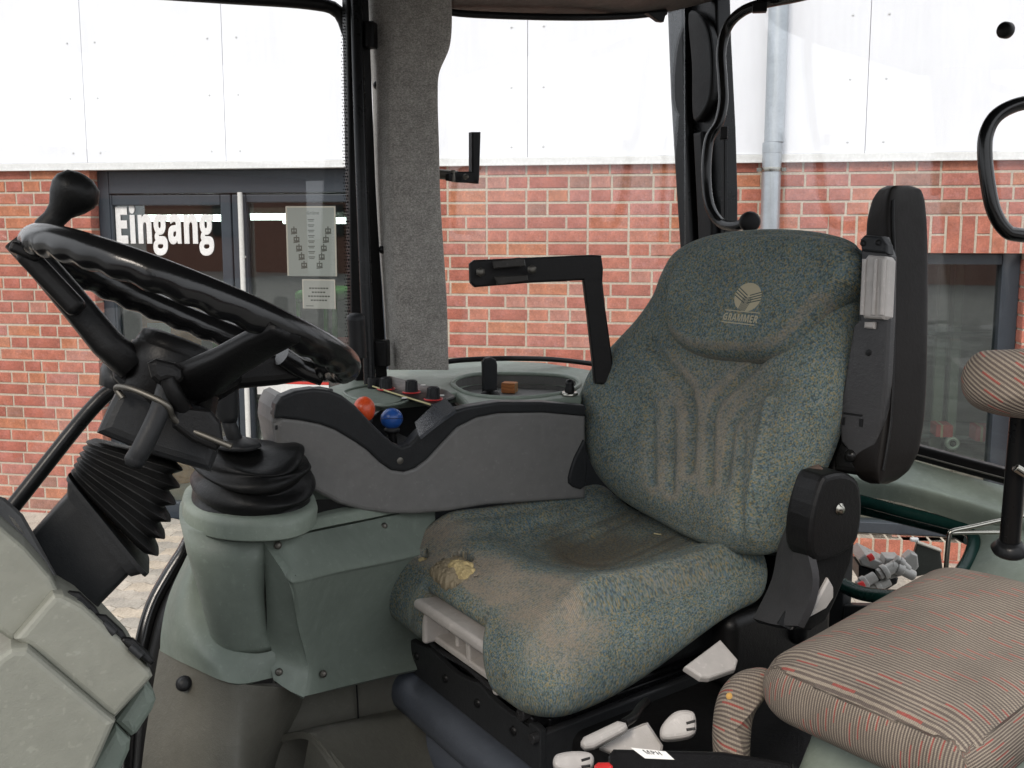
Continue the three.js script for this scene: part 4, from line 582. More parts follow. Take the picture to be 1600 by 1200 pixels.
/* armrest console on the far side of the seat */
{
  const f = sideAt(1.43), g = thing('armrest_console', 'long grey armrest console with dark V shaped trim and control levers', 'console', atL(650, 800, 1.43));
  const up = [[429, 650], [432, 632], [440, 620], [462, 611], [490, 607], [515, 610], [535, 618], [556, 634], [580, 660], [600, 680], [616, 693], [628, 698], [640, 694], [655, 678], [680, 655], [700, 645], [730, 636], [780, 628], [850, 628], [916, 634]];
  const lo = [[916, 651], [850, 645], [780, 646], [745, 653], [715, 668], [690, 694], [668, 718], [650, 732], [632, 738], [612, 735], [596, 724], [575, 704], [555, 690], [525, 672], [500, 663], [470, 657], [440, 654]];
  part('body', slab(f, [...lo.slice().reverse().map(([x, y]) => [x, y - 3]), [916, 780], [880, 782], [760, 790], [700, 800], [650, 804], [610, 804], [570, 799], [530, 788], [490, 766], [460, 742], [444, 722], [434, 698], [430, 664]], .1, .008), M.grey, g);
  part('trim', slab(sideAt(1.426), [...up, ...lo, [430, 655]], .03, .005), M.charcoal, g);
  const inn = up.slice(5, 16); part('trim_well', [slab(sideAt(1.54), [[520, 622], [556, 644], [600, 690], [628, 706], [655, 690], [700, 655], [745, 640], [745, 690], [620, 735], [520, 690]], .02, .004), slab(sideAt(1.455), [[600, 690], [628, 704], [650, 690], [650, 712], [628, 720], [600, 706]], .1, .003)], M.black, g);
  part('trim_flank', patch([[[655, 682, 1.56], [690, 655, 1.58], [712, 640, 1.6]], [[648, 660, 1.64], [676, 634, 1.66], [696, 622, 1.68]]], 8, 6, .006), plastic(.05, .055, .065, .3), g);
  part('end_cap', slab(sideAt(1.434), [[426, 660], [428, 640], [436, 622], [446, 618], [446, 730], [434, 700]], .1, .01), M.grey, g);
  part('badge', slab(sideAt(1.4235), [[430, 665], [434, 664], [434, 671], [430, 672]], .001, .0003), M.charcoal, g);
  part('screw', [turned(atL(625, 720, 1.427), CL.clone().negate(), [[0, .002], [.005, .002], [.007, 0]], 16)], M.dullMetal, g);
  part('trim_cap', slab(frame(P(472, 608, 1.52), V(0, .9, .4)), [[455, 611], [470, 604], [500, 602], [520, 606], [520, 612], [462, 614]], .012, .004), M.charcoal, g);
  part('pivot_cover', slab(sideAt(1.424), [[916, 690], [906, 702], [896, 724], [890, 756], [916, 760]], .03, .004, 3), M.charcoal, g);
  for (const [nm, lab, x, y, r, mat, sq] of [['orange_lever', 'orange lever knob in the V of the armrest trim', 569, 640, .019, M.orange, 1.2], ['blue_lever', 'blue split lever knob beside the orange one', 612, 654, .0195, M.blue, .95]]) {
    const d = P(x, y, 1).sub(EYE), dist = atL(x, y, 1.49).sub(EYE).dot(cF), c = P(x, y, dist), t = thing(nm, lab, 'lever', c.clone().setY(c.y - .06)), fr = frame(c, EYE.clone().sub(c));
    const b = new THREE.SphereGeometry(r, 32, 24); b.scale(1, sq, .9); b.applyMatrix4(fr.m); part('knob', b, mat, t);
    part('stem', rod(c.clone().add(V(.004, -.075, 0)), c.clone().add(V(0, -r * .8, 0)), .0075), M.black, t);
    part('neck', turned(c.clone().add(V(0, -r * 1.25, 0)), UP, [[0, 0], [.013, 0], [.014, .006], [.009, .01]], 20), M.charcoal, t);
    if (mat === M.blue) part('seam', (() => { const q = new THREE.TorusGeometry(r * .985, .0009, 6, 40); q.rotateX(Math.PI / 2); q.scale(1, 1, .9); q.applyMatrix4(fr.m); return q; })(), plastic(.01, .03, .12), t);
  }
}

/* ---------- driver's seat ---------- */
const speckle = (x, y, wear, dirt) => { // melange weave, x and y in metres
  const P2 = 4096, a = vn(x * 470, y * 470, P2, 201), b = vn(x * 420 + 70, y * 420, P2, 203), c = vn(x * 480, y * 480 + 90, P2, 207), big = vn(x * 22, y * 22, P2, 209), fine = hash(Math.floor(x * 1400 + 9000), Math.floor(y * 1400 + 9000), 5);
  let r = 106, g = 120, bl = 114; const add = (R, G, B, k) => { r = mix(r, R, k); g = mix(g, G, k); bl = mix(bl, B, k); };
  add(156, 136, 90, sst(.58, .72, a) * .75); add(84, 110, 130, sst(.58, .74, b) * .7); add(146, 146, 136, sst(.62, .78, c) * .6); add(56, 66, 68, sst(.36, .24, c) * .5);
  const rib = .5 + .5 * Math.sin(y * 6.2832 / .0024), w = clamp(wear * (.78 + .24 * rib + .4 * (a + c - 1)));
  add(152, 139, 123, w); add(84, 70, 54, dirt * (.75 + .2 * big));
  const k = (.86 + .14 * rib) * (.92 + .16 * fine) * (.95 + .1 * big); return [r * k, g * k, bl * k];
};
const SY = 35 * RAD, seatC = V(.109, 1.575, -1.52), sX = V(Math.sin(SY), 0, Math.cos(SY)), sZ = V(-Math.cos(SY), 0, Math.sin(SY));   // sX towards the near side, sZ forward
const sM = basis(seatC, sX, UP, sZ), sAt = (x, y, z) => seatC.clone().addScaledVector(sX, x).addScaledVector(UP, y).addScaledVector(sZ, z);
const sLoc = (p) => { const q = p.clone().sub(seatC); return [q.dot(sX), q.y, q.dot(sZ)]; };
const weaveBump = tex(128, (u, v) => .5 + .35 * Math.sin(v * 6.2832 * 8) + .3 * (hash(Math.floor(u * 32), Math.floor(v * 32), 3) - .5), false, .02);
const seat = thing('driver_seat', 'worn blue speckled driver seat with torn cushion and folded up armrest', 'seat', sAt(0, -.55, 0));
{
  const topY = (x, z) => { const ax = Math.abs(x); return -.036 * Math.exp(-((x / .13) ** 2) - (((z + .02) / .15) ** 2)) + .02 * sst(.1, .19, ax) * sst(.26, .05, z) + .010 * Math.exp(-(((z - .13) / .05) ** 2)) - 3.2 * Math.max(0, z - .13) ** 2 - .05 * sst(.19, .25, ax)
    - .0035 * sst(.1, .02, z) * (Math.exp(-(((Math.hypot(x, Math.max(0, z + .05)) - .055) / .008) ** 2)) + Math.exp(-(((Math.hypot(x, Math.max(0, z + .03)) - .09) / .009) ** 2)) + .8 * Math.exp(-(((Math.hypot(x, Math.max(0, z + .01)) - .125) / .010) ** 2))) - .004 * Math.exp(-(((ax - .165) / .012) ** 2)) * sst(.2, .1, z); };
  const botY = (x, z) => mix(-.09, mix(-.075, -.168, sst(.085, .12, Math.abs(x))), sst(-.18, .16, z));
  const solid = (x, y, z) => { const drop = Math.max(0, -y - .04), rect = sdRect(x + .012, z - .012, .262 - .18 * drop * sst(.02, .2, drop), .262 - .15 * drop, .075); return smax(smax((y - topY(x, z)) * .85, botY(x, z) - y, .045), rect, .06); };
  const march = (px, py) => { const r = rayOf(px, py), o = EYE.clone().addScaledVector(r, .9), l = r.length(); let t = 0, q; for (let k = 0; k < 120; k++) { q = sLoc(o.clone().addScaledVector(r, t / l)); const d = solid(...q); if (d < .0006) break; t += d * .7; } return q; };
  const tears = [[715, 883, .043, .027], [660, 866, .015, .009]].map(([x, y, a, b]) => ({ c: march(x, y), a, b }));
  const edgeN = (x, z) => 1.0 * (vn(x * 55 + 20, z * 55 + 20, 999, 301) - .5) + .4 * (vn(x * 190 + 60, z * 190 + 60, 999, 303) - .5);
  const body = (x, y, z) => { let d = solid(x, y, z); for (const { c, a, b } of tears) { const e = (Math.hypot((x - c[0]) / a, (y - c[1]) / (b * 1.2), (z - c[2]) / b) - 1 - edgeN(x, z)) * b * .7; d = smax(d, -e, .004); } return d; };
  const uv = (x, y, z, nx, ny, nz) => { const drop = Math.max(0, -.02 - y), l = Math.hypot(nx, nz) || 1; return [(x + nx / l * drop * sst(0, .6, l) + .5), (z + nz / l * drop * sst(0, .6, l) + .5)]; };
  const cushionTex = tex(1536, (u, v) => { const x = u - .5, z = v - .5, n = fbm(u, v, 14, 4, 311) - .5, n2 = fbm(u, v, 40, 3, 317) - .5;
    const wear = clamp(sst(.075, .02, Math.abs(z - .195 - .01 * sst(.0, .12, x) + n * .09) - .012 * sst(-.05, .1, x)) * sst(.31, .22, Math.abs(x - .02) + n * .1) * (.9 + n2)) * .9 + .25 * sst(.04, .0, Math.abs(Math.abs(x) - .2 + n * .05)) * sst(.2, .05, Math.abs(z));
    const dirt = clamp(sst(.17, .02, Math.hypot(x * 1.1, z + .06) + n * .16)) * .72; return speckle(x, z, clamp(wear), dirt); }, true);
  const cloth = new THREE.MeshStandardMaterial({ map: cushionTex, roughness: 1, bumpMap: tex(128, (u, v) => .5 + .35 * Math.sin(v * 6.2832 * 8) + .3 * (hash(Math.floor(u * 32), Math.floor(v * 32), 3) - .5), false, .02), bumpScale: .0004 });
  const g = netSkin(body, [-.31, -.26, -.33], [.31, .09, .33], .0052, uv); g.applyMatrix4(sM);
  const cushion = part('cushion', g, cloth, seat, true);
  const foamMat = new THREE.MeshStandardMaterial({ color: new THREE.Color().setRGB(.76, .64, .38), roughness: 1, map: tex(128, (u, v) => { const k = 205 + 90 * (fbm(u, v, 8, 4, 331) - .5); return [k, k * .97, k * .9]; }, true, .05), bumpMap: grainBump, bumpScale: .0015 });
  const liner = plastic(.27, .225, .15, 1, .001);
  tears.forEach(({ c, a, b }, n) => { for (const [nm, mat, ox, oy, oz, ka, kb] of [['liner', liner, 0, -.017, 0, 1.35, 1.35], ['foam', foamMat, a * .2, -.0125, b * .1, .82, 1.0]]) { const lump = (x, y, z) => { const w = .6 * (fbm((x + 1) * 9 + ka, (z + 1) * 9, 3, 3, 341 + n) - .5) + .25 * (fbm((x + 1) * 40, (z + 1) * 40, 5, 2, 347) - .5); return (Math.hypot((x - c[0] - ox) / (a * ka), (y - c[1] - oy) / (b * .75), (z - c[2] - oz) / (b * kb)) - 1 - w) * b * .6; };
    const q = netSkin(lump, [c[0] - a * 2, c[1] - .06, c[2] - b * 2.2], [c[0] + a * 2, c[1] + .04, c[2] + b * 2.2], .0022); q.applyMatrix4(sM); const m = part(nm, q, mat, cushion); if (nm === 'foam') m.userData.label = 'yellow foam showing through torn cloth'; } });
  // loose threads at the rim of the main hole
  { const t = tears[0], th = []; for (let k = 0; k < 9; k++) { const an = k / 9 * 6.283 + rr(0, .5), x = t.c[0] + Math.cos(an) * t.a * .95, z = t.c[2] + Math.sin(an) * t.b * .95, q = sAt(x, topY(x, z) - .002, z); th.push(tube([q, q.clone().add(V(rr(-.004, .004), rr(.002, .005), rr(-.004, .004))), q.clone().add(V(rr(-.009, .009), rr(.001, .006), rr(-.009, .009)))], .0006, 5)); } part('thread', th, plastic(.16, .15, .11, 1), cushion).userData.kind = 'stuff'; }

  // backrest
  const rec = 21 * RAD, bn = sZ.clone().multiplyScalar(Math.cos(rec)).addScaledVector(UP, Math.sin(rec)), fr = frame(((q) => q.addScaledVector(EYE.clone().sub(q).normalize(), .07))(sAt(0, .02, -.225)), bn);
  const out = trace(fr, [[1150, 364], [1225, 360], [1300, 368], [1342, 388], [1346, 440], [1336, 540], [1318, 640], [1292, 720], [1256, 785], [1226, 850], [1180, 868], [1100, 850], [1030, 815], [975, 782], [940, 745], [922, 700], [915, 650], [920, 612], [938, 575], [972, 538], [1006, 500], [1032, 462], [1046, 428], [1066, 396], [1100, 376]]);
  const line = (pts) => trace(fr, pts);
  const grooves = [[[1045, 548], [1075, 590], [1096, 618], [1102, 650], [1100, 740]], [[1300, 486], [1235, 556], [1180, 600], [1140, 632], [1130, 660], [1132, 760]], [[1236, 618], [1190, 645], [1166, 672], [1160, 760]], [[1072, 650], [1072, 770]], [[1045, 640], [1045, 760]], [[1186, 690], [1184, 820]], [[1228, 640], [1212, 740], [1196, 850]]].map((l, i) => [line(l), i === 1 || i === 0 ? .011 : .008, i === 6 ? -.009 : .009]);
  const segD = (a, b, l) => { let m = 9; for (let k = 0; k < l.length - 1; k++) { const p = l[k], q = l[k + 1], dx = q.x - p.x, dy = q.y - p.y, t = clamp(((a - p.x) * dx + (b - p.y) * dy) / (dx * dx + dy * dy)); m = Math.min(m, Math.hypot(a - p.x - t * dx, b - p.y - t * dy)); } return m; };
  const mid = line([[1130, 640]])[0];
  const disp = (a, b) => { let z = -.02 * Math.exp(-(((a - mid.x) / .11) ** 2) - (((b - mid.y) / .22) ** 2)); for (const [l, dep, w] of grooves) { const d = segD(a, b, l); z -= (w < 0 ? -1 : 1) * dep * Math.exp(-((d / Math.abs(w)) ** 2)); } return z; };
  const [lo, hi] = [line([[1160, 466]])[0], line([[1170, 560]])[0]];
  const bx = (x, y) => trace(frame(fr.at(0, 0, .075), bn), [[x, y]])[0];
  const backTex = (logo) => {
    const n = 1400, S = .8, c = document.createElement('canvas'); c.width = c.height = n; const g2 = c.getContext('2d'), im = g2.createImageData(n, n), ribs = grooves.slice(0, 6).map((q) => q[0]);
    for (let j = 0; j < n; j++) for (let i = 0; i < n; i++) {
      const a = (i / n - .5) * S, b = (.5 - j / n) * S + .28, nn = fbm(i / n, j / n, 10, 4, 351) - .5; let wear = 0;
      if (!logo && b < mid.y + .12 && Math.abs(a - mid.x) < .2) { let m = 9; for (const l of ribs) m = Math.min(m, segD(a, b, l)); wear = .6 * sst(.006, .014, m) * sst(.032, .02, m) * sst(.15, .05, Math.abs(a - mid.x)) * sst(-.2, .02, b - mid.y + .24 + nn * .2) * (.75 + nn); wear += .24 * sst(.22, .05, Math.hypot(a - mid.x, (b - mid.y) * .7) + nn * .12); }
      if (logo) wear = .5 * sst(.012, .004, Math.abs(segD(a, b, lowEdge) - .016 + nn * .01));
      const k = (j * n + i) * 4, q = speckle(a, b, clamp(wear), 0); im.data[k] = q[0]; im.data[k + 1] = q[1]; im.data[k + 2] = q[2]; im.data[k + 3] = 255;
    }
    g2.putImageData(im, 0, 0);
    if (logo) { // embroidered badge
      const px = (p) => [(p.x / S + .5) * n, (.5 - (p.y - .28) / S) * n], [cx, cy] = px(bx(1170, 465)), [ex] = px(bx(1194, 465)), [, ty] = px(bx(1170, 443)), rx = Math.abs(ex - cx), ry = Math.abs(cy - ty) * 1.02;
      g2.save(); g2.translate(cx, cy); g2.rotate(.18); g2.fillStyle = '#b3a98f'; g2.beginPath(); g2.ellipse(0, 0, rx * .9, ry, 0, 0, 7); g2.fill(); g2.clip(); g2.strokeStyle = '#3d4a4a'; g2.lineWidth = 2.6;
      for (let k = 0; k < 4; k++) { g2.beginPath(); g2.moveTo(-rx, -ry * .55 + k * 9); g2.lineTo(-rx * .05, -ry * .1 + k * 8); g2.stroke(); g2.beginPath(); g2.moveTo(rx, -ry * .75 + k * 9); g2.lineTo(rx * .1, -ry * .15 + k * 8); g2.stroke(); }
      g2.lineWidth = 1.8; for (let k = -3; k < 4; k++) { g2.beginPath(); g2.moveTo(k * 5 + 3, 0); g2.lineTo(k * 4 - 3, ry); g2.stroke(); } g2.restore();
      const [x0, y0] = px(bx(1130, 500)), [x1] = px(bx(1186, 500)), [, yt] = px(bx(1158, 489)); const w = x1 - x0; g2.fillStyle = '#b3a98f'; g2.font = `bold ${Math.round((y0 - yt) * 1.12)}px sans-serif`; g2.textAlign = 'left';
      const tw = g2.measureText('GRAMMER').width; g2.save(); g2.translate(x0, y0); g2.scale(w / tw, 1); g2.fillText('GRAMMER', 0, 0); g2.restore(); g2.fillRect(x0, yt - 5, w, 3); g2.fillRect(x0, y0 + 5, w * .95, 3);
    }
    const t = new THREE.CanvasTexture(c); t.colorSpace = THREE.SRGBColorSpace; t.wrapS = t.wrapT = THREE.RepeatWrapping; t.repeat.set(1 / S, 1 / S); t.offset.set(.5, .5 - .28 / S); return new THREE.MeshStandardMaterial({ map: t, roughness: 1, bumpMap: weaveBump, bumpScale: .0004 });
  };
  const padPx = [[1150, 366], [1225, 362], [1300, 370], [1340, 390], [1342, 432], [1318, 455], [1290, 484], [1262, 520], [1230, 549], [1180, 563], [1125, 560], [1078, 551], [1050, 530], [1040, 495], [1044, 455], [1052, 425], [1070, 400], [1104, 380]];
  const padF = frame(fr.at(0, 0, .055), bn), pad = trace(padF, padPx), lowEdge = trace(padF, [[1050, 530], [1078, 551], [1125, 560], [1180, 563], [1230, 549], [1262, 520], [1290, 484]]);
  const back = part('backrest', pillow(fr, out, { x: mid.x, y: mid.y + .04 }, { T: .055, r: .085, back: .05, rings: 90, N: 300, disp }), backTex(false), seat, true);
  part('upper_pad', pillow(frame(fr.at(0, 0, .03), bn), pad.map((p) => V(p.x, p.y, 0)), ((q) => ({ x: q.x, y: q.y }))(trace(padF, [[1165, 466]])[0]), { T: .048, r: .032, back: .04, rings: 60, N: 200 }), backTex(true), back, true);
  part('back_shell', pillow(frame(fr.at(0, 0, -.05), bn), out.map((p) => V(mid.x + (p.x - mid.x) * .97, mid.y + (p.y - mid.y) * .97, 0)), mid, { T: .01, r: .05, back: .045, rings: 12, N: 80 }), M.black, seat);
  part('side_button', turned(P(1330, 508, 1.52), sX, [[0, .012], [.012, .011], [.016, .006], [.017, 0]], 20), M.pale, seat);
  

  // grey pull-out tray in the front notch
  const tf = (x, y, z) => sAt(x, y, z), bar = (x0, x1, y, z, h, l, r = .004) => rbox(tf((x0 + x1) / 2, y, z), sX, UP, sZ, x1 - x0, h, l, r);
  part('cushion_tray', [bar(-.112, .112, -.088, .232, .02, .05, .008), bar(-.112, .112, -.158, .205, .012, .03), bar(-.112, -.098, -.122, .215, .08, .05, .006), bar(.098, .112, -.122, .215, .08, .05, .006), bar(-.1, .1, -.115, .212, .014, .03, .004), bar(-.006, .006, -.12, .205, .07, .03), bar(-.055, -.045, -.12, .2, .07, .02), bar(.045, .055, -.12, .2, .07, .02), bar(-.11, .11, -.125, .186, .075, .01), bar(-.105, .105, -.13, .05, .05, .26)], M.pale, seat);
  part('side_lever_plate', slab(frame(P(1120, 1040, 1.28), V(.2, 1, .5)), [[1070, 1040], [1126, 998], [1154, 1030], [1150, 1044], [1110, 1058], [1096, 1057]], .014, .004), M.pale, seat);

  // folded-up armrest: soft pad, hard underside, grip
  const ys = [[290, 1385, 1398, 1425, 1.412], [296, 1372, 1392, 1441, 1.412], [312, 1360, 1389, 1448, 1.41], [345, 1351, 1388, 1452, 1.407], [400, 1348, 1390, 1454, 1.40], [500, 1344, 1390, 1454, 1.388], [600, 1338, 1387, 1452, 1.374], [660, 1330, 1384, 1448, 1.366], [705, 1324, 1378, 1440, 1.36], [735, 1330, 1374, 1424, 1.358], [750, 1344, 1374, 1404, 1.358], [756, 1360, 1374, 1388, 1.358]];
  const padRing = ([y, a, b, c, d]) => { const A = P(a, y, d + .052), B = P(b, y, d), C = P(c, y, d + .036), D = A.clone().add(C).sub(B), cc = A.clone().add(C).multiplyScalar(.5); return superRing(cc, B.clone().sub(A).multiplyScalar(.5), C.clone().sub(B).multiplyScalar(.5), 64, 8); };
  const sm = []; { const N = 60; const K = [0, 1, 2, 3, 4].map((k) => new THREE.CatmullRomCurve3(ys.map((r, i) => V(r[k], i, 0)), false, 'centripetal')); for (let i = 0; i <= N; i++) sm.push(K.map((c) => c.getPoint(i / N).x)); }
  const arm = part('armrest', loft(sm.map(padRing)), M.vinyl, seat);
  const af = frame(P(1375, 520, 1.388), sZ.clone().addScaledVector(UP, .12).normalize());
  part('armrest_seam', tube(ys.slice(2, 10).map(([y, a, b, c, d]) => P(mix(b, c, .12), y, d + .001)), .0022, 6), M.black, arm);
  part('underside', slab(frame(af.at(0, 0, .012), af.z), [[1345, 372], [1380, 369], [1391, 400], [1389, 500], [1384, 600], [1379, 655], [1368, 698], [1334, 716], [1313, 690], [1310, 642], [1318, 600], [1333, 508], [1342, 500]], .02, .005), plastic(.055, .055, .058, .35), arm);
  part('top_clamp', slab(frame(af.at(0, 0, .02), af.z), [[1343, 374], [1350, 367], [1376, 369], [1385, 382], [1386, 396], [1345, 392]], .02, .004), M.charcoal, arm);
  for (const [x, y] of [[1348, 380], [1372, 379]]) part('recess', turned(hit(x, y, af.at(0, 0, .0215), af.z), af.z, [[0, -.001], [.0032, -.001], [.0042, .0005], [.0046, 0]], 14), M.black, arm);
  const grip = part('grip', slab(frame(af.at(0, 0, .026), af.z), [[1350, 404], [1355, 398], [1382, 400], [1386, 406], [1382, 494], [1378, 499], [1348, 497], [1345, 491]], .026, .006), M.pale, arm);
  for (const x of [[1351, 1347], [1369, 1365], [1381, 1377]]) part('grip_rib', tube([hit(x[0], 405, af.at(0, 0, .0265), af.z), hit((x[0] + x[1]) / 2, 450, af.at(0, 0, .0265), af.z), hit(x[1], 492, af.at(0, 0, .0265), af.z)], .0036, 10), M.pale, grip);
  part('stem', slab(frame(af.at(0, 0, .018), af.z), [[1350, 503], [1366, 503], [1365, 514], [1349, 512]], .014, .002), M.pale, arm);
  part('screw_hole', turned(hit(1357, 551, af.at(0, 0, .0125), af.z), af.z, [[0, .0008], [.0042, .0008], [.005, 0]], 16), M.black, arm);
  part('latch', [slab(frame(af.at(0, 0, .0135), af.z), [[1318, 644], [1347, 648], [1346, 651], [1317, 647]], .004, .0005), slab(frame(af.at(0, 0, .0135), af.z), [[1342, 654], [1348, 655], [1347, 667], [1342, 666]], .004, .0005), slab(frame(af.at(0, 0, .0135), af.z), [[1316, 652], [1320, 652], [1319, 664], [1315, 664]], .004, .0005)], M.black, arm);
  part('pivot', [slab(frame(af.at(0, 0, .008), af.z), [[1310, 690], [1370, 704], [1372, 730], [1340, 744], [1300, 738], [1300, 715]], .05, .012), turned(hit(1330, 712, af.at(0, 0, .01), af.z), af.z, [[0, .008], [.008, .007], [.01, 0]], 16)], plastic(.012, .012, .012, .25), arm);
  // hinge housing
  const hn = frame(P(1300, 810, 1.33), sX.clone().addScaledVector(sZ, .1).normalize());
  part('hinge_cover', [slab(hn, [[1284, 754], [1298, 742], [1324, 740], [1343, 753], [1349, 787], [1346, 824], [1338, 850], [1311, 871], [1280, 878], [1266, 862], [1268, 811]], .05, .008, 3), slab(frame(hn.at(0, 0, -.012), hn.z), [[1268, 866], [1300, 860], [1336, 848], [1330, 880], [1310, 930], [1292, 970], [1268, 986], [1236, 985], [1262, 944], [1270, 905]], .03, .004)], M.black, seat);
  part('hinge_flank', patch([[[1262, 744, 1.42], [1275, 746, 1.36], [1288, 752, 1.325]], [[1238, 784, 1.42], [1256, 784, 1.36], [1273, 788, 1.325]], [[1228, 822, 1.42], [1248, 824, 1.36], [1268, 826, 1.325]], [[1216, 854, 1.42], [1240, 858, 1.36], [1262, 860, 1.325]], [[1206, 904, 1.42], [1238, 904, 1.36], [1270, 904, 1.32]], [[1190, 940, 1.42], [1232, 944, 1.36], [1264, 938, 1.32]], [[1176, 966, 1.41], [1212, 976, 1.36], [1246, 978, 1.32]]], 16, 30, .012), plastic(.05, .05, .054, .5), seat);
  part('seat_pan', [rbox(sAt(.0, -.12, -.1), sX, UP, sZ, .40, .08, .34, .02), rbox(sAt(.03, -.06, -.31), sX, UP, sZ, .46, .22, .09, .02), rbox(sAt(.19, -.15, -.22), sX, UP, sZ, .1, .12, .2, .02)], M.black, seat);
  part('hinge_screw', [turned(hit(1313, 796, hn.at(0, 0, .001), hn.z), hn.z, [[0, .005], [.005, .0045], [.0065, .002], [.009, 0]], 18)], M.metal, seat);
  part('hinge_spacer', rod(P(1266, 748, 1.36), P(1286, 740, 1.36), .016), plastic(.12, .085, .07), seat);
  part('lock_plate', slab(frame(P(1290, 935, 1.35), hn.z), [[1296, 904], [1304, 918], [1304, 934], [1292, 952], [1264, 966], [1276, 940]], .012, .003), M.pale, seat);

  // suspension: slide frame, skirt, bellows
  const sb = (x0, x1, y0, y1, z0, z1, r = .004) => rbox(sAt((x0 + x1) / 2, (y0 + y1) / 2, (z0 + z1) / 2), sX, UP, sZ, x1 - x0, y1 - y0, z1 - z0, r);
  part('slide_frame', [sb(-.27, .15, -.225, -.2, -.25, .17), sb(-.285, -.25, -.2, -.18, -.25, .205, .006), sb(.11, .145, -.215, -.19, -.25, .2, .006), sb(-.12, -.105, -.2, -.185, -.2, .185, .004), sb(-.02, -.005, -.2, -.185, -.2, .185, .004), sb(.06, .075, -.2, -.187, -.2, .185, .004)], plastic(.012, .012, .013, .22), seat);
  part('slide_rail', [rod(sAt(-.267, -.184, .215), sAt(-.267, -.184, -.2), .009), rod(sAt(.13, -.19, .21), sAt(.13, -.19, -.2), .01), rod(sAt(.158, -.215, .21), sAt(.158, -.215, -.2), .008)], plastic(.03, .03, .032, .25), seat);
  const edgeY = (x) => -.2 - .012 * Math.abs(Math.sin(x * 21)), sk = []; for (let i = 0; i <= 40; i++) { const x = mix(-.285, .165, i / 40); sk.push([x, edgeY(x)]); }
  part('front_skirt', [(() => { const s = new THREE.Shape([...sk.map(([x, y]) => new THREE.Vector2(x, y)), new THREE.Vector2(.165, -.268), new THREE.Vector2(-.285, -.268)]); const q = new THREE.ExtrudeGeometry(s, { depth: .008, bevelEnabled: true, bevelSize: .002, bevelThickness: .002, bevelSegments: 2 }); q.applyMatrix4(basis(sAt(0, 0, .19), sX, UP, sZ)); return q; })(), sb(.158, .166, -.27, -.21, -.28, .19, .003)], M.charcoal, seat);
  part('skirt_edge', tube(Array.from({ length: 20 }, (_, i) => { const x = mix(-.255, .12, i / 19); return sAt(x, -.19 - .003 * Math.sin(x * 40), .196); }), .005, 8), plastic(.03, .03, .033, .3), seat);
  for (const x of [-.2, -.1, 0, .1]) part('skirt_stud', turned(sAt(x, -.232, .2), sZ, [[0, .005], [.006, .004], [.0075, 0]], 14), M.black, seat);
  for (const [y, k] of [[-.308, 0], [-.38, .012], [-.45, 0]]) part('bellows_fold', sb(-.297 + k, .19 - k, y - .036, y + .034, -.3, .235 - k, .032), M.bluegrey, seat);
  part('suspension_base', sb(-.2, .14, -.56, -.48, -.28, .18, .01), M.black, seat);
  const hf = (x, y, d) => frame(P(x, y, d), EYE.clone().sub(P(x, y, d)).addScaledVector(UP, .3));
  part('slide_lever', slab(hf(945, 1148, 1.17), [[907, 1158], [912, 1150], [965, 1125], [978, 1128], [981, 1136], [976, 1142], [928, 1168], [914, 1170], [907, 1164]], .022, .006), M.pale, seat);
  part('lever_stem', tube([P(975, 1130, 1.19), P(990, 1120, 1.21), P(1000, 1106, 1.24), P(1010, 1096, 1.28)], .006, 8), M.black, seat);
  part('wedge_cover', slab(hf(1000, 1160, 1.2), [[1004, 1130], [1012, 1128], [1036, 1164], [1034, 1180], [960, 1178], [936, 1168], [980, 1140]], .02, .003), M.pale, seat);
  for (const [pts, x, y, d] of [[[[1032, 1136], [1050, 1114], [1068, 1108], [1084, 1112], [1088, 1128], [1086, 1144], [1070, 1152], [1036, 1154]], 1060, 1130, 1.18], [[[864, 1186], [872, 1176], [902, 1172], [924, 1176], [928, 1190], [918, 1202], [880, 1204], [866, 1198]], 896, 1188, 1.12]]) {
    const k = part('turn_knob', slab(hf(x, y, d), pts, .026, .006, 4), M.pale, seat); part('knob_slot', [slab(hf(x, y, d - .0015), [[x + 12, y - 2], [x + 26, y - 6], [x + 26, y - 2], [x + 13, y + 2]], .004, .0006), slab(hf(x, y, d - .0015), [[x + 12, y + 8], [x + 26, y + 6], [x + 26, y + 10], [x + 13, y + 12]], .004, .0006)], M.black, k);
  }
}
{ // a seed lying on the cushion
  const p = sAt(.03, -.014, -.16), g = thing('straw_bit', 'tiny pale bit of straw lying on the seat cushion', 'straw', p); part('stalk', rod(p.clone().add(V(-.006, .001, -.002)), p.clone().add(V(.006, .0, .002)), .0011, .0008, .2, 8), plastic(.7, .62, .35), g); part('husk', rod(p.clone().add(V(.004, .0005, .001)), p.clone().add(V(.008, 0, .003)), .0014, .0004, .2, 8), plastic(.62, .5, .25), g);
}
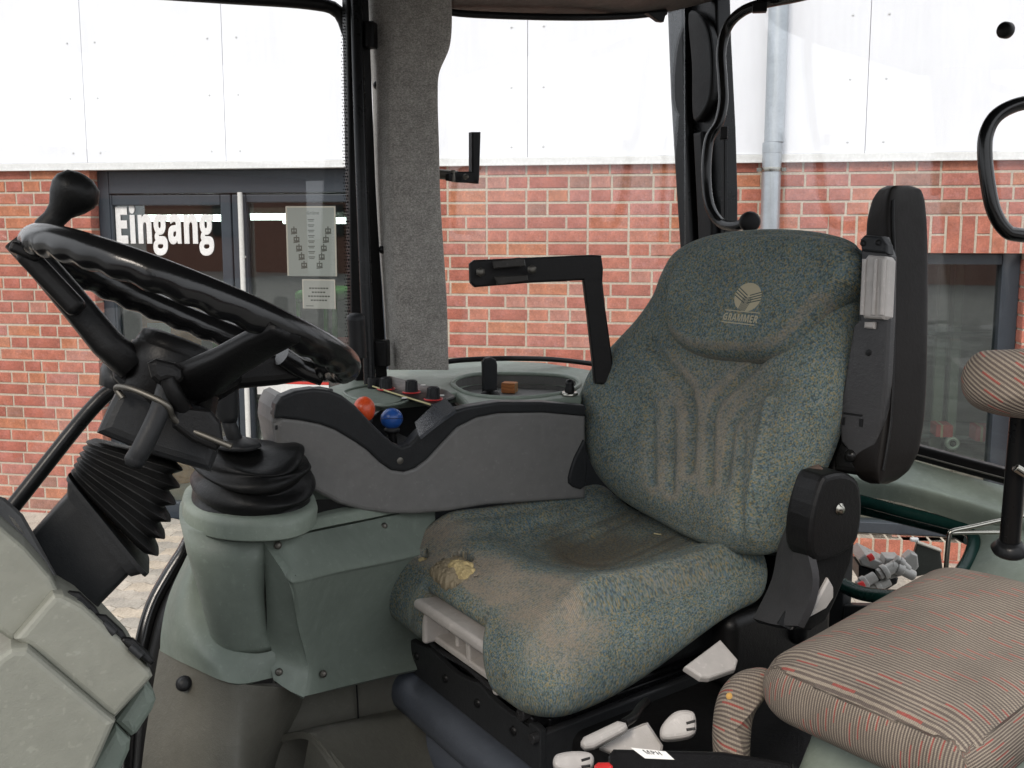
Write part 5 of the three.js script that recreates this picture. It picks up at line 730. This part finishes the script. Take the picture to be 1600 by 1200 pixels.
{ // seat belt buckle
  const c = P(1060, 1192, 1.08), f = frame(c, EYE.clone().sub(c).addScaledVector(UP, .8)), g = thing('seat_belt_buckle', 'black belt buckle with red button and white sticker beside the seat', 'buckle', P(1000, 1230, 1.1));
  part('housing', slab(f, [[950, 1178], [958, 1168], [1130, 1172], [1240, 1190], [1240, 1260], [948, 1240]], .03, .006), plastic(.013, .013, .014, .3), g);
  part('button', slab(frame(f.at(0, 0, .003), f.z), [[928, 1194], [934, 1189], [952, 1189], [958, 1195], [958, 1215], [928, 1215]], .02, .005), M.red, g);
  const c2 = document.createElement('canvas'); c2.width = 256; c2.height = 96; const x = c2.getContext('2d'); x.fillStyle = '#e8e6e2'; x.fillRect(0, 0, 256, 96); x.fillStyle = '#15161a'; x.font = 'bold 60px sans-serif'; x.fillText('MPH', 70, 56);
  const t = new THREE.CanvasTexture(c2); t.colorSpace = THREE.SRGBColorSpace; const m = new THREE.MeshStandardMaterial({ map: t, roughness: .6 });
  const q = [[985, 1168], [1040, 1174], [1054, 1187], [1008, 1185]].map(([a, b]) => hit(a, b, f.at(0, 0, .0012), f.z)), s = new THREE.BufferGeometry(); s.setAttribute('position', new THREE.Float32BufferAttribute([q[0], q[2], q[1], q[0], q[3], q[2]].flatMap((p) => p.toArray()), 3)); s.setAttribute('uv', new THREE.Float32BufferAttribute([0, 1, 1, 0, 1, 1, 0, 1, 0, 0, 1, 0], 2)); s.computeVertexNormals(); part('sticker', s, m, g, true);
}
/* ---------- passenger seat ---------- */
{
  const stripeTex = (per, red) => tex(1024, (u, v) => { // stripes along u, red dashes set among them; 0.3 m square
    const S = .3, y = v * S, x = u * S, wob = .0006 * (vn(u * 30, v * 30, 30, 401) - .5), n = Math.round(S / .0056), s = ((y + wob) / S * n) % 1, row = Math.floor((y + wob) / S * n) % n, tri = Math.abs(s - .5) * 2;
    let c; const e = sst(.38, .62, tri); c = [mix(104, 154, e), mix(93, 142, e), mix(86, 127, e)];
    const dash = ((x / .075 + hash(row, 3, 9) * .15 + row * .381) % 1 + 1) % 1; if (row % 3 === 0 && dash < .36 && e < .5) c = [152, 82, 74];
    const k = .9 + .2 * (hash(Math.floor(u * 600), Math.floor(v * 600), 11) - .5) + .16 * (fbm(u, v, 6, 3, 405) - .5) + .07 * Math.sin(u * 6.2832 * 150); return [c[0] * k, c[1] * k, c[2] * k]; }, true, .3);
  const t1 = stripeTex(), stripes = new THREE.MeshStandardMaterial({ map: t1, roughness: 1, bumpMap: tex(256, (u, v) => .5 + .5 * Math.cos((v * 54) * 6.2832), false, .3), bumpScale: .0008 });
  const PY = 40 * RAD, pX = V(Math.sin(PY), 0, Math.cos(PY)), pZ = V(-Math.cos(PY), 0, Math.sin(PY)), corner = P(1164, 1014, 1.10), o = corner.clone().addScaledVector(pX, .135).addScaledVector(pZ, -.238), Mx = basis(o, pX, UP, pZ);
  const seatP = thing('passenger_seat', 'narrow passenger seat in grey stripes with red dashes, near the lens', 'seat', o.clone().setY(1.2));
  const solid = (x, y, z) => { const top = .012 * Math.cos(x * 11) - .006 - .012 * Math.exp(-(((x - .06) / .07) ** 2) - (((z + .02) / .1) ** 2)) + .01 * sst(.2, -.2, z) - .0045 * Math.exp(-(((z - .2) / .011) ** 2)) ; return smax(smax(y - top, -.092 - y, .05), sdRect(x, z, .143, .243, .06), .07); };
  const g = netSkin(solid, [-.19, -.12, -.29], [.19, .06, .29], .0036, (x, y, z, nx, ny, nz) => { const drop = Math.max(0, -.012 - y); if (y < -.016 && (nz > .55 || Math.abs(nx) > .65)) return Math.abs(nz) > Math.abs(nx) ? [z * .3 + (nz > 0 ? 1 : -1) * drop + .05, x * 1.75] : [z, (x + Math.sign(nx) * drop) * 1.4]; return [x + .2 * z, z * .92]; });
  // stripes run across the seat; on the front band they run up and down
  g.applyMatrix4(Mx); const cu = part('cushion', g, stripes, seatP, true);
  const L = (x, y, z) => o.clone().addScaledVector(pX, x).addScaledVector(UP, y).addScaledVector(pZ, z);
  const topAt = (x, z) => .012 * Math.cos(x * 11) - .006 + .01 * sst(.2, -.2, z);
  part('seat_box', [loft([superRing(L(.01, -.08, -.02), pX.clone().multiplyScalar(.115), pZ.clone().multiplyScalar(.14), 48, 9), superRing(L(.01, -.3, .01), pX.clone().multiplyScalar(.14), pZ.clone().multiplyScalar(.235), 48, 9), superRing(L(.01, -.55, .03), pX.clone().multiplyScalar(.23), pZ.clone().multiplyScalar(.25), 48, 9)])], M.green, seatP);
  // padded flap standing between the two seats
  const fc = P(1150, 1130, 1.16), ff = frame(fc, EYE.clone().sub(fc)), oo = trace(ff, [[1200, 1046], [1165, 1046], [1138, 1062], [1120, 1092], [1113, 1140], [1116, 1200], [1122, 1260], [1172, 1260], [1172, 1180], [1178, 1120], [1202, 1080]]);
  const fl = pillow(ff, oo, trace(ff, [[1148, 1140]])[0], { T: .03, r: .03, back: .03, rings: 24, N: 120 }), u = fl.attributes.uv; for (let i = 0; i < u.count; i++) { const a = u.getX(i), b = u.getY(i); u.setXY(i, a, b + a * .25); } part('side_flap', fl, stripes, seatP, true);
  part('worn_spot', turned(hit(1140, 1088, ff.at(0, 0, .0285), ff.z), ff.z, [[0, .002], [.003, .0015], [.0045, -.001]], 10), plastic(.62, .36, .10, .9), seatP);
  // small striped backrest on a post
  const bc = P(1590, 598, 1.2), bf = frame(bc, EYE.clone().sub(bc)), b2 = trace(bf, [[1530, 550], [1580, 546], [1680, 540], [1760, 560], [1770, 640], [1700, 658], [1600, 654], [1545, 645], [1515, 630], [1502, 604], [1506, 574]]);
  const bg = pillow(bf, b2, trace(bf, [[1630, 600]])[0], { T: .05, r: .05, back: .04, rings: 30, N: 140 }), u2 = bg.attributes.uv; for (let i = 0; i < u2.count; i++) { const a = u2.getX(i), b = u2.getY(i); u2.setXY(i, a * .83 - b * .55, b * .83 + a * .55); } part('backrest', bg, stripes, seatP, true);
  part('post', [rod(P(1596, 630, 1.22), P(1577, 856, 1.3), .0125, .0135, .1), turned(P(1577, 862, 1.3), P(1596, 630, 1.22).sub(P(1577, 856, 1.3)), [[0, 0], [.022, 0], [.024, .005], [.018, .012], [.0145, .018], [0, .018]], 24)], M.paint, seatP);
  part('post_clip', rod(P(1586, 730, 1.235), P(1604, 742, 1.235), .006), M.metal, seatP);
}
{ // chromed wire holder and the couplings behind the cab
  const g = thing('wire_holder', 'bent chromed wire holder in front of the rear opening', 'holder', P(1480, 890, 1.5));
  part('wire', tube([P(1477, 905, 1.5), P(1480, 865, 1.5), P(1483, 838, 1.5), P(1488, 830, 1.5), P(1520, 823, 1.5), P(1560, 814, 1.5), P(1600, 806, 1.5)], .0038, 10, false, 60), M.metal, g); part('cross_wire', tube([P(1486, 833, 1.5), P(1520, 832, 1.5), P(1566, 832, 1.5)], .0034, 10), M.metal, g);
  const c = thing('hydraulic_couplings', 'grey hydraulic couplings and plates seen through the rear opening', 'couplings', P(1410, 940, 2.2)), d = 2.2, f = frame(P(1410, 900, d), V(-.2, .1, 1)), al = plastic(.34, .34, .33, .45), q = (pts, off, th, m, nm) => part(nm, slab(frame(f.at(0, 0, off), f.z), pts, th, .004), m, c);
  q([[1342, 874], [1352, 866], [1400, 890], [1402, 900], [1346, 884]], .05, .12, al, 'valve_block'); q([[1342, 884], [1404, 904], [1402, 912], [1380, 926], [1342, 906]], .03, .1, M.charcoal, 'bracket'); q([[1384, 872], [1406, 872], [1410, 900], [1390, 906], [1380, 890]], .06, .06, al, 'valve_block'); q([[1414, 872], [1424, 864], [1434, 868], [1436, 886], [1424, 902], [1410, 896]], .0, .04, al, 'valve_cap'); q([[1434, 848], [1470, 862], [1474, 892], [1430, 902], [1428, 868]], -.05, .02, plastic(.05, .055, .05), 'plate'); q([[1424, 842], [1436, 842], [1436, 848], [1424, 847]], -.04, .02, M.white, 'tag_plate'); q([[1432, 846], [1472, 860], [1472, 864], [1432, 850]], -.045, .03, plastic(.45, .42, .36), 'plate_edge');
  for (const [x0, y0, x1, y1, r] of [[1340, 916, 1368, 900, .012], [1372, 898, 1400, 884, .013], [1392, 882, 1428, 900, .012], [1400, 872, 1420, 890, .009], [1362, 922, 1390, 908, .01]]) part('coupling', [rod(P(x0, y0, d - .07), P(x1, y1, d - .07), r), rod(P(mix(x0, x1, .2), mix(y0, y1, .2), d - .07), P(mix(x0, x1, .5), mix(y0, y1, .5), d - .07), r * 1.3)], al, c);
  for (const [x, y] of [[1360, 871], [1346, 914]]) part('dust_cap', rod(P(x - 4, y + 2, d - .09), P(x + 4, y - 2, d - .09), .008), M.red, c);
}

renderer.render(scene, camera);
